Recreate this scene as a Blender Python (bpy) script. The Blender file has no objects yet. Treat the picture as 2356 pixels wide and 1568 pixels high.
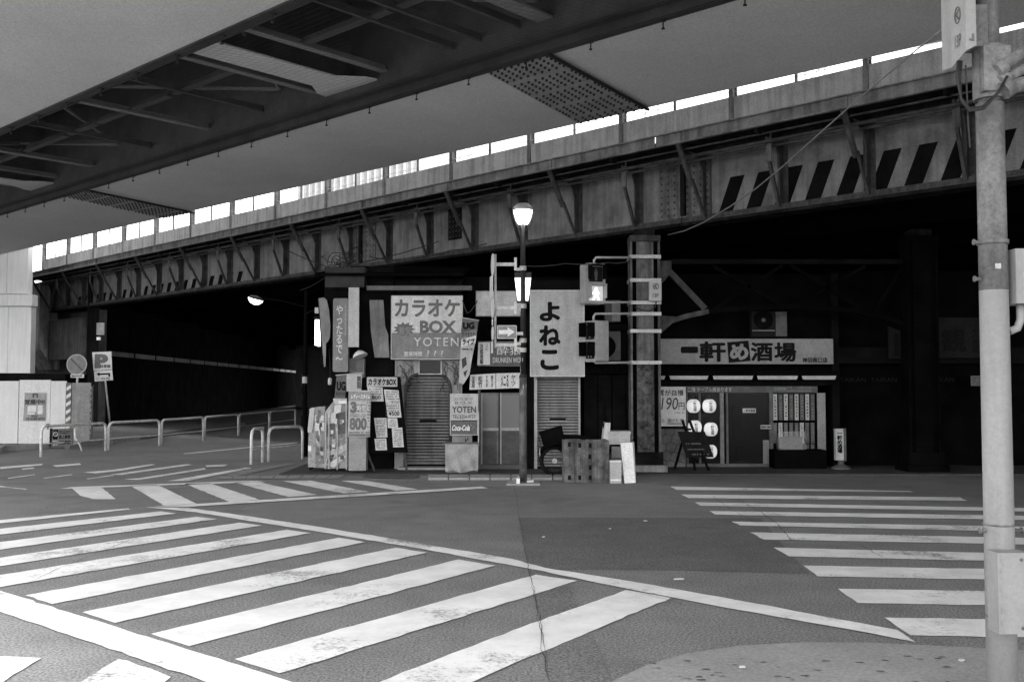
import bpy, math, random
from mathutils import Vector, Matrix
random.seed(7)
R = math.radians
C = bpy.context.scene.collection
scene = bpy.context.scene
# ---------------------------------------------------------------- camera, sky, sun, exposure
F = 2356 * 35 / 36.0          # focal length in pixels of a 2356 px wide picture (35 mm lens)
CX, CY, HOR, EYE = 1178.0, 784.0, 889.0, 1.75
PITCH = math.atan((HOR - CY) / F)
cam = bpy.data.cameras.new('camera'); cam.lens = 35; cam.sensor_width = 36; cam.clip_end = 2000; cam.clip_start = .05
cam_o = bpy.data.objects.new('camera', cam); C.objects.link(cam_o)
cam_o.location = (0, 0, EYE); cam_o.rotation_euler = (R(90) + PITCH, 0, 0)
scene.camera = cam_o
SUN_EL, SUN_ROT = R(66), R(180)
world = bpy.data.worlds.new('World'); scene.world = world; world.use_nodes = True
wt = world.node_tree; wt.nodes.clear()
sky = wt.nodes.new('ShaderNodeTexSky'); sky.sky_type = 'NISHITA'; sky.sun_disc = False
sky.sun_elevation = SUN_EL; sky.sun_rotation = SUN_ROT; sky.air_density = 1; sky.dust_density = 1.5; sky.altitude = 0
bw = wt.nodes.new('ShaderNodeRGBToBW'); bg = wt.nodes.new('ShaderNodeBackground'); wo = wt.nodes.new('ShaderNodeOutputWorld')
bg.inputs['Strength'].default_value = 0.11
wt.links.new(sky.outputs[0], bw.inputs[0]); wt.links.new(bw.outputs[0], bg.inputs[0]); wt.links.new(bg.outputs[0], wo.inputs[0])
sl = bpy.data.lights.new('sun', 'SUN'); sl.energy = 0.5; sl.angle = R(20); sl.color = (1, 1, 1)
so = bpy.data.objects.new('sun', sl); C.objects.link(so); so.location = (0, -20, 40)
so.rotation_euler = (R(90) - SUN_EL, 0, 0)
vs = scene.view_settings; vs.view_transform = 'Standard'; vs.look = 'None'; vs.gamma = 1; vs.use_curve_mapping = False
vs.exposure = 3.3
scene.cycles.use_denoising = True
scene.cycles.max_bounces = 8; scene.cycles.diffuse_bounces = 5
scene.cycles.sample_clamp_indirect = 1.0

# ---------------------------------------------------------------- pixel -> place helpers
SP, CP = math.sin(PITCH), math.cos(PITCH)
def ray(px, py):
    u = (px - CX) / F; v = (CY - py) / F
    return Vector((u, CP - v * SP, SP + v * CP))
def P(px, py, Y):                       # point seen at a pixel, at depth Y
    d = ray(px, py); t = Y / d.y
    return Vector((d.x * t, Y, EYE + d.z * t))
def G(px, py, z=0.0):                   # point on the ground seen at a pixel
    d = ray(px, py); t = (z - EYE) / d.z
    return Vector((d.x * t, d.y * t, z))
def RC(x0, y0, x1, y1, Y):              # pixel rectangle on a frontal wall -> X0, X1, Z0, Z1
    xm, ym = (x0 + x1) / 2, (y0 + y1) / 2
    return P(x0, ym, Y).x, P(x1, ym, Y).x, P(xm, y1, Y).z, P(xm, y0, Y).z
_l = math.hypot(1.0076, 1)
OA = Vector((1.0076 / _l, -1 / _l, 0)); ON = Vector((1 / _l, 1.0076 / _l, 0))     # old bridge: along / across
def OB(s, n, z): return OA * s + ON * n + Vector((0, 0, z))
_l = math.hypot(1.0993, 1)
VA = Vector((1.0993 / _l, -1 / _l, 0)); VN = Vector((1 / _l, 1.0993 / _l, 0))     # newer viaduct
def VB(s, n, z): return VA * s + VN * n + Vector((0, 0, z))
def ON_plane(px, py, n):
    d = ray(px, py); t = n / (d.x * ON.x + d.y * ON.y); return Vector((0, 0, EYE)) + d * t
def VZ(px, py, z):                      # pixel onto a level plane overhead -> (s, n)
    p = G(px, py, z); return p.dot(VA), p.dot(VN)

# ---------------------------------------------------------------- materials (all grey: the photograph is black and white)
MATS = {}
def mat(n, g, rough=.8, var=.25, sc=3.0, streak=0.0, bump=0.0, metal=0.0, emit=0.0, fine=0.26):
    if n in MATS: return MATS[n]
    m = bpy.data.materials.new(n); m.use_nodes = True; t = m.node_tree; N = t.nodes; L = t.links
    b = N['Principled BSDF']; b.inputs['Roughness'].default_value = rough; b.inputs['Metallic'].default_value = metal
    b.inputs['Specular IOR Level'].default_value = 0.0 if g < .02 else .3
    geo = N.new('ShaderNodeNewGeometry')
    no = N.new('ShaderNodeTexNoise'); no.inputs['Scale'].default_value = sc; no.inputs['Detail'].default_value = 7; no.inputs['Roughness'].default_value = .65
    L.new(geo.outputs['Position'], no.inputs['Vector'])
    mr = N.new('ShaderNodeMapRange'); mr.inputs[1].default_value = .3; mr.inputs[2].default_value = .7
    mr.inputs[3].default_value = g * (1 - var); mr.inputs[4].default_value = min(.95, g * (1 + var))
    L.new(no.outputs['Fac'], mr.inputs[0]); out = mr.outputs[0]
    def mult(o, fac):
        k = N.new('ShaderNodeMath'); k.operation = 'MULTIPLY'; L.new(o, k.inputs[0]); L.new(fac, k.inputs[1]); return k.outputs[0]
    if streak:
        mp = N.new('ShaderNodeMapping'); mp.inputs['Scale'].default_value = (5, 5, .45); L.new(geo.outputs['Position'], mp.inputs[0])
        n2 = N.new('ShaderNodeTexNoise'); n2.inputs['Scale'].default_value = 1.6; n2.inputs['Detail'].default_value = 6; L.new(mp.outputs[0], n2.inputs['Vector'])
        m2 = N.new('ShaderNodeMapRange'); m2.inputs[1].default_value = .42; m2.inputs[2].default_value = .68; m2.inputs[3].default_value = 1; m2.inputs[4].default_value = 1 - streak
        L.new(n2.outputs['Fac'], m2.inputs[0]); out = mult(out, m2.outputs[0])
    if fine:
        n3 = N.new('ShaderNodeTexNoise'); n3.inputs['Scale'].default_value = 38; n3.inputs['Detail'].default_value = 5; n3.inputs['Roughness'].default_value = .85; L.new(geo.outputs['Position'], n3.inputs['Vector'])
        m3 = N.new('ShaderNodeMapRange'); m3.inputs[1].default_value = .35; m3.inputs[2].default_value = .65; m3.inputs[3].default_value = 1 - fine; m3.inputs[4].default_value = 1 + fine
        L.new(n3.outputs['Fac'], m3.inputs[0]); out = mult(out, m3.outputs[0])
    L.new(out, b.inputs['Base Color'])
    if bump:
        bp = N.new('ShaderNodeBump'); bp.inputs['Strength'].default_value = bump; bp.inputs['Distance'].default_value = .02
        nb = N.new('ShaderNodeTexNoise'); nb.inputs['Scale'].default_value = sc * 6; nb.inputs['Detail'].default_value = 5; L.new(geo.outputs['Position'], nb.inputs['Vector'])
        L.new(nb.outputs['Fac'], bp.inputs['Height']); L.new(bp.outputs[0], b.inputs['Normal'])
    if emit:
        b.inputs['Emission Color'].default_value = (1, 1, 1, 1); b.inputs['Emission Strength'].default_value = emit
    MATS[n] = m; return m

def worn_paint():
    m = bpy.data.materials.new('worn_road_paint'); m.use_nodes = True; t = m.node_tree; N = t.nodes; L = t.links
    b = N['Principled BSDF']; b.inputs['Roughness'].default_value = .7; geo = N.new('ShaderNodeNewGeometry')
    def noise(s, d, r=.6):
        n = N.new('ShaderNodeTexNoise'); n.inputs['Scale'].default_value = s; n.inputs['Detail'].default_value = d; n.inputs['Roughness'].default_value = r
        L.new(geo.outputs['Position'], n.inputs['Vector']); return n.outputs['Fac']
    def math_(op, a, c):
        k = N.new('ShaderNodeMath'); k.operation = op
        for i, v in enumerate((a, c)):
            if isinstance(v, float): k.inputs[i].default_value = v
            else: L.new(v, k.inputs[i])
        return k.outputs[0]
    big = noise(.6, 6, .7); fine = noise(30, 6, .8)
    s = math_('ADD', math_('MULTIPLY', big, .62), math_('MULTIPLY', fine, .38))
    mr = N.new('ShaderNodeMapRange'); mr.inputs[1].default_value = .535; mr.inputs[2].default_value = .62; L.new(s, mr.inputs[0])
    dirt = N.new('ShaderNodeMapRange'); dirt.inputs[1].default_value = .35; dirt.inputs[2].default_value = .7; dirt.inputs[3].default_value = .93; dirt.inputs[4].default_value = .68
    L.new(noise(2.2, 8, .7), dirt.inputs[0])
    mx = N.new('ShaderNodeMix'); mx.data_type = 'FLOAT'; L.new(mr.outputs[0], mx.inputs[0]); L.new(dirt.outputs[0], mx.inputs[2]); mx.inputs[3].default_value = .15
    L.new(mx.outputs[0], b.inputs['Base Color'])
    MATS['paint'] = m; return m

def asphalt(n, g):
    m = bpy.data.materials.new(n); m.use_nodes = True; t = m.node_tree; N = t.nodes; L = t.links
    b = N['Principled BSDF']; b.inputs['Roughness'].default_value = .85; b.inputs['Specular IOR Level'].default_value = .25; geo = N.new('ShaderNodeNewGeometry')
    def noise(s, d, lo, hi):
        q = N.new('ShaderNodeTexNoise'); q.inputs['Scale'].default_value = s; q.inputs['Detail'].default_value = d; L.new(geo.outputs['Position'], q.inputs['Vector'])
        r = N.new('ShaderNodeMapRange'); r.inputs[1].default_value = .3; r.inputs[2].default_value = .7; r.inputs[3].default_value = lo; r.inputs[4].default_value = hi
        L.new(q.outputs['Fac'], r.inputs[0]); return r.outputs[0], q
    a, _ = noise(.35, 6, g * .88, g * 1.12); f, q = noise(55, 6, .4, 1.6); c, _ = noise(2.2, 9, .9, 1.1)
    k = N.new('ShaderNodeMath'); k.operation = 'MULTIPLY'; L.new(a, k.inputs[0]); L.new(f, k.inputs[1])
    k2 = N.new('ShaderNodeMath'); k2.operation = 'MULTIPLY'; L.new(k.outputs[0], k2.inputs[0]); L.new(c, k2.inputs[1]); 
    st, _ = noise(.9, 8, 0, 1); sm = N.new('ShaderNodeMapRange'); sm.inputs[1].default_value = .72; sm.inputs[2].default_value = .95; sm.inputs[3].default_value = 1; sm.inputs[4].default_value = .84
    L.new(st, sm.inputs[0]); k3 = N.new('ShaderNodeMath'); k3.operation = 'MULTIPLY'; L.new(k2.outputs[0], k3.inputs[0]); L.new(sm.outputs[0], k3.inputs[1]); L.new(k3.outputs[0], b.inputs['Base Color'])
    bp = N.new('ShaderNodeBump'); bp.inputs['Strength'].default_value = .5; bp.inputs['Distance'].default_value = .01; L.new(q.outputs['Fac'], bp.inputs['Height']); L.new(bp.outputs[0], b.inputs['Normal'])
    MATS[n] = m; return m

def lamp(n, e, g=.9):                   # something that gives off light
    if n in MATS: return MATS[n]
    m = bpy.data.materials.new(n); m.use_nodes = True; t = m.node_tree; b = t.nodes['Principled BSDF']
    b.inputs['Base Color'].default_value = (g, g, g, 1); b.inputs['Emission Color'].default_value = (1, 1, 1, 1); b.inputs['Emission Strength'].default_value = e
    no = t.nodes.new('ShaderNodeTexNoise'); no.inputs['Scale'].default_value = 9; mr = t.nodes.new('ShaderNodeMapRange')
    mr.inputs[3].default_value = e * .85; mr.inputs[4].default_value = e * 1.1; t.links.new(no.outputs['Fac'], mr.inputs[0]); t.links.new(mr.outputs[0], b.inputs['Emission Strength'])
    MATS[n] = m; return m
def glass(n, g, rough=.12, alpha=.45):
    m = bpy.data.materials.new(n); m.use_nodes = True; t = m.node_tree; b = t.nodes['Principled BSDF']
    no = t.nodes.new('ShaderNodeTexNoise'); no.inputs['Scale'].default_value = 2.5; mr = t.nodes.new('ShaderNodeMapRange'); mr.inputs[3].default_value = rough * .7; mr.inputs[4].default_value = rough * 1.5
    t.links.new(no.outputs['Fac'], mr.inputs[0]); t.links.new(mr.outputs[0], b.inputs['Roughness'])
    b.inputs['Base Color'].default_value = (g, g, g, 1); b.inputs['Alpha'].default_value = alpha; b.inputs['Specular IOR Level'].default_value = .12
    MATS[n] = m; return m

asphalt('asphalt', .21); asphalt('asphalt_patch', .175); asphalt('asphalt_fresh', .145); asphalt('asphalt_dark', .06); worn_paint()
M = MATS
mat('soffit', .57, .8, .10, .35, bump=.02, fine=.26); mat('viaduct_steel', .075, .6, .3, 2); mat('viaduct_dark', .04, .8, .4, 1.2); mat('splice_steel', .30, .7, .2, 2); mat('viaduct_light', .20, .7, .2, 2)
mat('web_steel', .175, .6, .5, 1.4, streak=.35); mat('old_dark', .018, .8, .6, 3, streak=.4); mat('old_mid', .055, .75, .6, 4, streak=.4)
mat('parapet', .27, .8, .22, 2.0, streak=.35, bump=.1); mat('fascia', .16, .7, .5, 2.5, streak=.5)
mat('shade_black', .004, .95, .5, 2); mat('shade_dark', .008, .9, .5, 2); mat('black', .006, .7, .4, 5); mat('stripe_black', .008, .7, .4, 3)  # first two near-blacks put the under-bridge shade into the colour
mat('white', .72, .6, .08, 4); mat('offwhite', .58, .7, .12, 4); mat('light', .43, .7, .15, 4, streak=.15); mat('grey', .25, .7, .2, 4); mat('midgrey', .2, .7, .25, 4, streak=.2)
mat('dgrey', .10, .7, .3, 5); mat('print_dark', .05, .7, .2, 8); mat('print_black', .012, .7, .2, 8); mat('print_grey', .13, .7, .2, 8); mat('print_white', .75, .6, .05, 8)
mat('hoard', .55, .5, .05, 2, streak=.08); mat('concrete', .28, .9, .35, 1.5, streak=.55, bump=.3); mat('enclosure', .72, .5, .05, 2, streak=.12); mat('sign_light', .56, .7, .12, 4, streak=.12); mat('pale_concrete', .4, .9, .15, 3, bump=.15, fine=.12)
mat('paving', .30, .9, .12, 1.2, bump=.2, fine=.25); mat('kerbstone', .3, .9, .2, 5, bump=.2, fine=.2); mat('plaster', .30, .9, .25, 3, streak=.35, bump=.4)
mat('rail_white', .62, .5, .25, 9, streak=.2); mat('galv', .42, .45, .25, 6, metal=.2); mat('post_dark', .02, .5, .4, 8); mat('post_mid', .10, .6, .6, 7, streak=.3)
mat('pole', .28, .7, .08, 4, streak=.22, fine=.10, bump=.05); mat('pole_top', .17, .7, .3, 5, streak=.5, fine=.3, bump=.15); mat('shutter', .20, .5, .15, 4, streak=.35); mat('shutter2', .27, .5, .10, 4, streak=.2)
mat('door_panel', .22, .6, .15, 5); mat('ply', .12, .8, .7, 5, streak=.6); mat('styro', .75, .7, .06, 8); mat('tarp', .30, .55, .15, 5); mat('rubber', .015, .8, .3, 9)
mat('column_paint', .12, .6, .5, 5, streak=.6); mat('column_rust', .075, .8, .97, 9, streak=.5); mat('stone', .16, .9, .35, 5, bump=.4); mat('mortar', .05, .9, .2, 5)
mat('dark_concrete', .07, .9, .5, 1.5, streak=.5, bump=.3); mat('band_grey', .2, .6, .6, .35); mat('dim_print', .019, .8, .2, 5); mat('tunnel_concrete', .014, .9, .4, 1.2, streak=.5, bump=.3); mat('cable', .02, .6, .2, 9); mat('cable_grey', .13, .6, .2, 9); mat('vine', .02, .9, .4, 9); mat('signal', .33, .5, .15, 6, streak=.2); mat('signal_lens', .015, .3, .2, 9)  # the dim tone carries shade in its colour, for signs, cases, interior boxes
mat('plastic_wrap', .30, .3, .45, 7, streak=.4); mat('wood_dark', .03, .8, .4, 5); mat('banner_grey', .26, .8, .15, 6); mat('paper', .55, .8, .12, 9); mat('blackboard', .014, .6, .4, 6)
lamp('globe_light', 1.2); lamp('lantern_light', .6); lamp('bowl_light', 1.2); lamp('chochin', .032); lamp('walk_lens', .045, .4); lamp('walk_man', .35)
glass('shop_glass', .02); glass('frost', .25, .4, .95); glass('dark_glass', .03, .1, .8); glass('plastic_film', .6, .2, .28)

# ---------------------------------------------------------------- mesh helpers
WLOC = {}                               # object -> world location when built (no rotation anywhere)
class MB:
    def __init__(self, T=None): self.v = []; self.f = []; self.T = T
    def add(self, vs, fs):
        b = len(self.v); T = self.T
        self.v += [(T @ Vector(p)) if T else Vector(p) for p in vs]; self.f += [tuple(b + i for i in f) for f in fs]; return self
    def box(self, x0, x1, y0, y1, z0, z1):
        return self.obox(Vector((x0, y0, z0)), Vector((x1 - x0, 0, 0)), Vector((0, y1 - y0, 0)), Vector((0, 0, z1 - z0)))
    def obox(self, o, a, b, c):
        vs = [o, o + a, o + a + b, o + b, o + c, o + a + c, o + a + b + c, o + b + c]
        fs = [(0, 3, 2, 1), (4, 5, 6, 7), (0, 1, 5, 4), (1, 2, 6, 5), (2, 3, 7, 6), (3, 0, 4, 7)]
        if a.cross(b).dot(c) < 0: fs = [f[::-1] for f in fs]
        return self.add(vs, fs)
    def bar(self, a, b, w, h, up=Vector((0, 0, 1))):
        a, b = Vector(a), Vector(b); d = (b - a).normalized()
        if abs(d.dot(up)) > .98: up = Vector((0, 1, 0))
        s = d.cross(up).normalized(); u = s.cross(d).normalized()
        return self.obox(a - s * w / 2 - u * h / 2, s * w, u * h, b - a)
    def cyl(self, a, b, r0, r1=None, n=12):
        a, b = Vector(a), Vector(b); r1 = r0 if r1 is None else r1; d = (b - a).normalized()
        s = d.orthogonal().normalized(); u = d.cross(s)
        vs = [a + (s * math.cos(2 * math.pi * i / n) + u * math.sin(2 * math.pi * i / n)) * r0 for i in range(n)]
        vs += [b + (s * math.cos(2 * math.pi * i / n) + u * math.sin(2 * math.pi * i / n)) * r1 for i in range(n)]
        fs = [(i, (i + 1) % n, n + (i + 1) % n, n + i) for i in range(n)] + [tuple(range(n))[::-1], tuple(range(n, 2 * n))]
        return self.add(vs, fs)
    def tube(self, pts, r, n=8):
        pts = [Vector(p) for p in pts]; m = len(pts); s = None; vs = []; fs = []
        for i, p in enumerate(pts):
            d = (pts[min(i + 1, m - 1)] - pts[max(i - 1, 0)]).normalized()
            s = d.orthogonal().normalized() if s is None else (s - d * s.dot(d)).normalized()
            u = d.cross(s); rr = r[i] if isinstance(r, (list, tuple)) else r
            vs += [p + (s * math.cos(2 * math.pi * k / n) + u * math.sin(2 * math.pi * k / n)) * rr for k in range(n)]
        for i in range(m - 1):
            fs += [(i * n + k, i * n + (k + 1) % n, (i + 1) * n + (k + 1) % n, (i + 1) * n + k) for k in range(n)]
        fs += [tuple(range(n))[::-1], tuple(range((m - 1) * n, m * n))]
        return self.add(vs, fs)
    def lathe(self, c, prof, n=16, axis=None):
        c = Vector(c); ax = Vector((0, 0, 1)) if axis is None else Vector(axis).normalized(); s = ax.orthogonal().normalized(); u = ax.cross(s)
        vs = []; fs = []
        for r, z in prof: vs += [c + ax * z + (s * math.cos(2 * math.pi * k / n) + u * math.sin(2 * math.pi * k / n)) * max(r, 1e-4) for k in range(n)]
        for i in range(len(prof) - 1): fs += [(i * n + k, i * n + (k + 1) % n, (i + 1) * n + (k + 1) % n, (i + 1) * n + k) for k in range(n)]
        fs += [tuple(range(n))[::-1], tuple(range((len(prof) - 1) * n, len(prof) * n))]
        return self.add(vs, fs)
    def prism(self, pts, ex):
        pts = [Vector(p) for p in pts]; ex = Vector(ex); n = len(pts)
        nrm = sum(((pts[i]).cross(pts[(i + 1) % n]) for i in range(n)), Vector())
        if nrm.dot(ex) < 0: pts = pts[::-1]
        vs = pts + [p + ex for p in pts]
        return self.add(vs, [tuple(range(n))[::-1], tuple(range(n, 2 * n))] + [(i, (i + 1) % n, n + (i + 1) % n, n + i) for i in range(n)])
    def sheet(self, pts):
        pts = [Vector(p) for p in pts]; return self.add(pts, [tuple(range(len(pts)))])
    def dome(self, c, nrm, r, h, n=6):
        c, nrm = Vector(c), Vector(nrm).normalized(); s = nrm.orthogonal().normalized(); u = nrm.cross(s)
        vs = [c + (s * math.cos(2 * math.pi * k / n) + u * math.sin(2 * math.pi * k / n)) * r for k in range(n)]
        vs += [c + nrm * h + (s * math.cos(2 * math.pi * k / n) + u * math.sin(2 * math.pi * k / n)) * r * .55 for k in range(n)]
        return self.add(vs, [(i, (i + 1) % n, n + (i + 1) % n, n + i) for i in range(n)] + [tuple(range(n, 2 * n))])
    def build(self, name, material, parent=None, smooth=False, kind=None):
        lo = Vector([min(p[i] for p in self.v) for i in range(3)]); hi = Vector([max(p[i] for p in self.v) for i in range(3)])
        c = (lo + hi) / 2
        if parent is None: c.z = lo.z
        me = bpy.data.meshes.new(name); me.from_pydata([tuple(p - c) for p in self.v], [], self.f)
        if smooth:
            me.polygons.foreach_set('use_smooth', [len(p.vertices) == 4 for p in me.polygons])
        me.materials.append(M[material] if isinstance(material, str) else material); me.update()
        return put(me, name, c, parent, kind)
def put(me, name, loc, parent=None, kind=None):
    o = bpy.data.objects.new(name, me); C.objects.link(o); o.location = loc; WLOC[o] = Vector(loc)
    if parent is not None: o.parent = parent; o.matrix_parent_inverse = Matrix.Translation(-WLOC[parent])
    if kind: o['kind'] = kind
    return o
def thing(name, label, cat, loc, group=None):
    o = bpy.data.objects.new(name, None); C.objects.link(o); o.location = loc; WLOC[o] = Vector(loc); o.empty_display_size = .2
    o['label'] = label; o['category'] = cat
    if group: o['group'] = group
    return o
def tag(o, label, cat, group=None):
    o['label'] = label; o['category'] = cat
    if group: o['group'] = group
    return o
def struct(o): o['kind'] = 'structure'; return o

def text(s, rect, parent, material='print_dark', bold=0.0, n=Vector((0, -1, 0)), off=.005, shear=0.0, name='lettering', vertical=False, origin=None, ex=None, ez=None, space=1.0):
    """flat lettering that fills rect = (X0, X1, Z0, Z1) on a frontal face at depth Y = rect[4], or on the plane origin + ex*x + ez*z"""
    heavy = bold if any(ord(ch) > 255 for ch in s) else 0.0
    if heavy: bold = 0.0
    if vertical: s = '\n'.join(s)
    cu = bpy.data.curves.new('lettering', 'FONT'); cu.body = s; cu.size = 1; cu.offset = bold; cu.resolution_u = 3; cu.shear = shear; cu.align_x = 'CENTER'
    cu.space_character = space
    if vertical: cu.space_line = .92
    tmp = bpy.data.objects.new('lettering', cu); C.objects.link(tmp); bpy.context.view_layer.update()
    me = bpy.data.meshes.new_from_object(tmp.evaluated_get(bpy.context.evaluated_depsgraph_get()))
    bpy.data.objects.remove(tmp); bpy.data.curves.remove(cu)
    if not len(me.vertices): return None
    xs = [v.co.x for v in me.vertices]; ys = [v.co.y for v in me.vertices]; x0, x1, y0, y1 = min(xs), max(xs), min(ys), max(ys)
    W, Hh = rect[1] - rect[0], rect[3] - rect[2]
    if heavy:                            # thicken strokes: stacked print layers, each a hair above the last
        bv = [v.co.copy() for v in me.vertices]; bf = [tuple(p.vertices) for p in me.polygons]; vs = []; fs = []
        x0 -= heavy; x1 += heavy; y0 -= heavy; y1 += heavy
        for k, (dx, dy) in enumerate(((0, 0), (1, 0), (-1, 0), (0, 1), (0, -1), (.7, .7), (-.7, .7), (.7, -.7), (-.7, -.7))):
            b0 = len(vs); vs += [p + Vector((dx * heavy, dy * heavy, k * .0004)) for p in bv]; fs += [tuple(b0 + i for i in f) for f in bf]
        me = bpy.data.meshes.new('lettering'); me.from_pydata(vs, [], fs)
    for v in me.vertices:
        lay = v.co.z
        a = (v.co.x - x0) / max(x1 - x0, 1e-6); b = (v.co.y - y0) / max(y1 - y0, 1e-6)
        if origin is None: v.co = Vector((rect[0] + W * a, rect[4] - off - lay, rect[2] + Hh * b))
        else: v.co = origin + ex * (rect[0] + W * a) + ez * (rect[2] + Hh * b)
    me.materials.clear(); me.materials.append(M[material]); me.update()
    c = sum((v.co for v in me.vertices), Vector()) / len(me.vertices)
    for v in me.vertices: v.co -= c
    return put(me, name, c, parent)
def tx(s, px, Y, parent, **k):           # text in a pixel rectangle at depth Y
    return text(s, RC(*px, Y) + (Y,), parent, **k)
def dashes(px, rows, Y, parent, material='print_grey', fill=.8, name='small_print', dens=12):
    """rows of print too small to read"""
    X0, X1, Z0, Z1 = RC(*px, Y); mb = MB(); hh = (Z1 - Z0) / rows
    for r in range(rows):
        x = X0
        while x < X1:
            w = (X1 - X0) / dens * random.uniform(.35, 1.0)
            if random.random() < fill:
                z = Z0 + hh * (r + .25); mb.box(x, min(x + w * .8, X1), Y - .006, Y - .002, z, z + hh * .5)
            x += w
    if mb.v: return mb.build(name, material, parent, kind='stuff')
def panel(px, Y, th, material, parent, name='panel', y2=None):
    X0, X1, Z0, Z1 = RC(*px, Y); return MB().box(X0, X1, Y, Y + th, Z0, Z1).build(name, material, parent)
def quadp(pts, Y, th, material, parent, name='panel'):
    return MB().prism([P(x, y, Y) for x, y in pts], (0, th, 0)).build(name, material, parent)
def frame(px, Y, w, th, material, parent, name='frame'):
    X0, X1, Z0, Z1 = RC(*px, Y); m = MB()
    m.box(X0 - w, X1 + w, Y - .012, Y + th, Z1, Z1 + w).box(X0 - w, X1 + w, Y - .012, Y + th, Z0 - w, Z0)
    m.box(X0 - w, X0, Y - .012, Y + th, Z0, Z1).box(X1, X1 + w, Y - .012, Y + th, Z0, Z1); return m.build(name, material, parent)
def signroot(name, label, cat, px, Y, group=None):
    X0, X1, Z0, Z1 = RC(*px, Y); return thing(name, label, cat, ((X0 + X1) / 2, Y, Z0), group)
def arc(c, r, a0, a1, n, ex, ez): return [Vector(c) + ex * (r * math.cos(a0 + (a1 - a0) * i / n)) + ez * (r * math.sin(a0 + (a1 - a0) * i / n)) for i in range(n + 1)]
def ring(c, r, w, material, parent, name='ring'):
    c = Vector(c); return MB().tube([c + Vector((r * math.cos(2 * math.pi * k / 24), 0, r * math.sin(2 * math.pi * k / 24))) for k in range(25)], w, 5).build(name, material, parent)
EX, EY, EZ = Vector((1, 0, 0)), Vector((0, 1, 0)), Vector((0, 0, 1))

# ================================================================ GROUND AND ROAD
ground = struct(MB().sheet([(-250, -150, 0), (250, -150, 0), (250, 350, 0), (-250, 350, 0)]).build('road', 'asphalt'))
def gsheet(pts, z, material, name, parent=ground): return MB().sheet([G(x, y, z) for x, y in pts]).build(name, material, parent)
def zl(pts): return [(x * .5, 1006.6 + y * .5) for x, y in pts]             # left half trace
def zr(pts): return [(1178 + x * .5, 1006.6 + y * .5) for x, y in pts]      # right half trace
def flip(pts):
    a = sum(pts[i][0] * pts[(i + 1) % len(pts)][1] - pts[(i + 1) % len(pts)][0] * pts[i][1] for i in range(len(pts)))
    return pts[::-1] if a > 0 else pts
def ragged(poly, amp=.006, step=.12):
    """world outline of a painted mark with slightly worn edges"""
    w = [G(x, y) for x, y in flip(poly)]; out = []
    for i, a in enumerate(w):
        b = w[(i + 1) % len(w)]; n = max(1, min(110, int((b - a).length / step))); t = (b - a).normalized(); q = Vector((-t.y, t.x, 0))
        for k in range(n):
            p = a + (b - a) * (k / n)
            out.append(p + q * (random.gauss(0, amp) if k else 0))
    return out
def stripe(poly, z=.008, material='paint', name='painted_stripe'):
    return MB().sheet([p + Vector((0, 0, z)) for p in ragged(poly)]).build(name, material, ground)
gsheet(flip([(1193, 1190), (1750, 1191), (1800, 1252), (1862, 1318), (1560, 1310), (1216, 1308)]), .004, 'asphalt_fresh', 'asphalt_patch')
gsheet(flip([(1216, 1312), (1300, 1312), (1330, 1400), (1380, 1500), (1410, 1568), (1262, 1568), (1240, 1420)]), .004, 'asphalt_patch', 'asphalt_patch')
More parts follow.
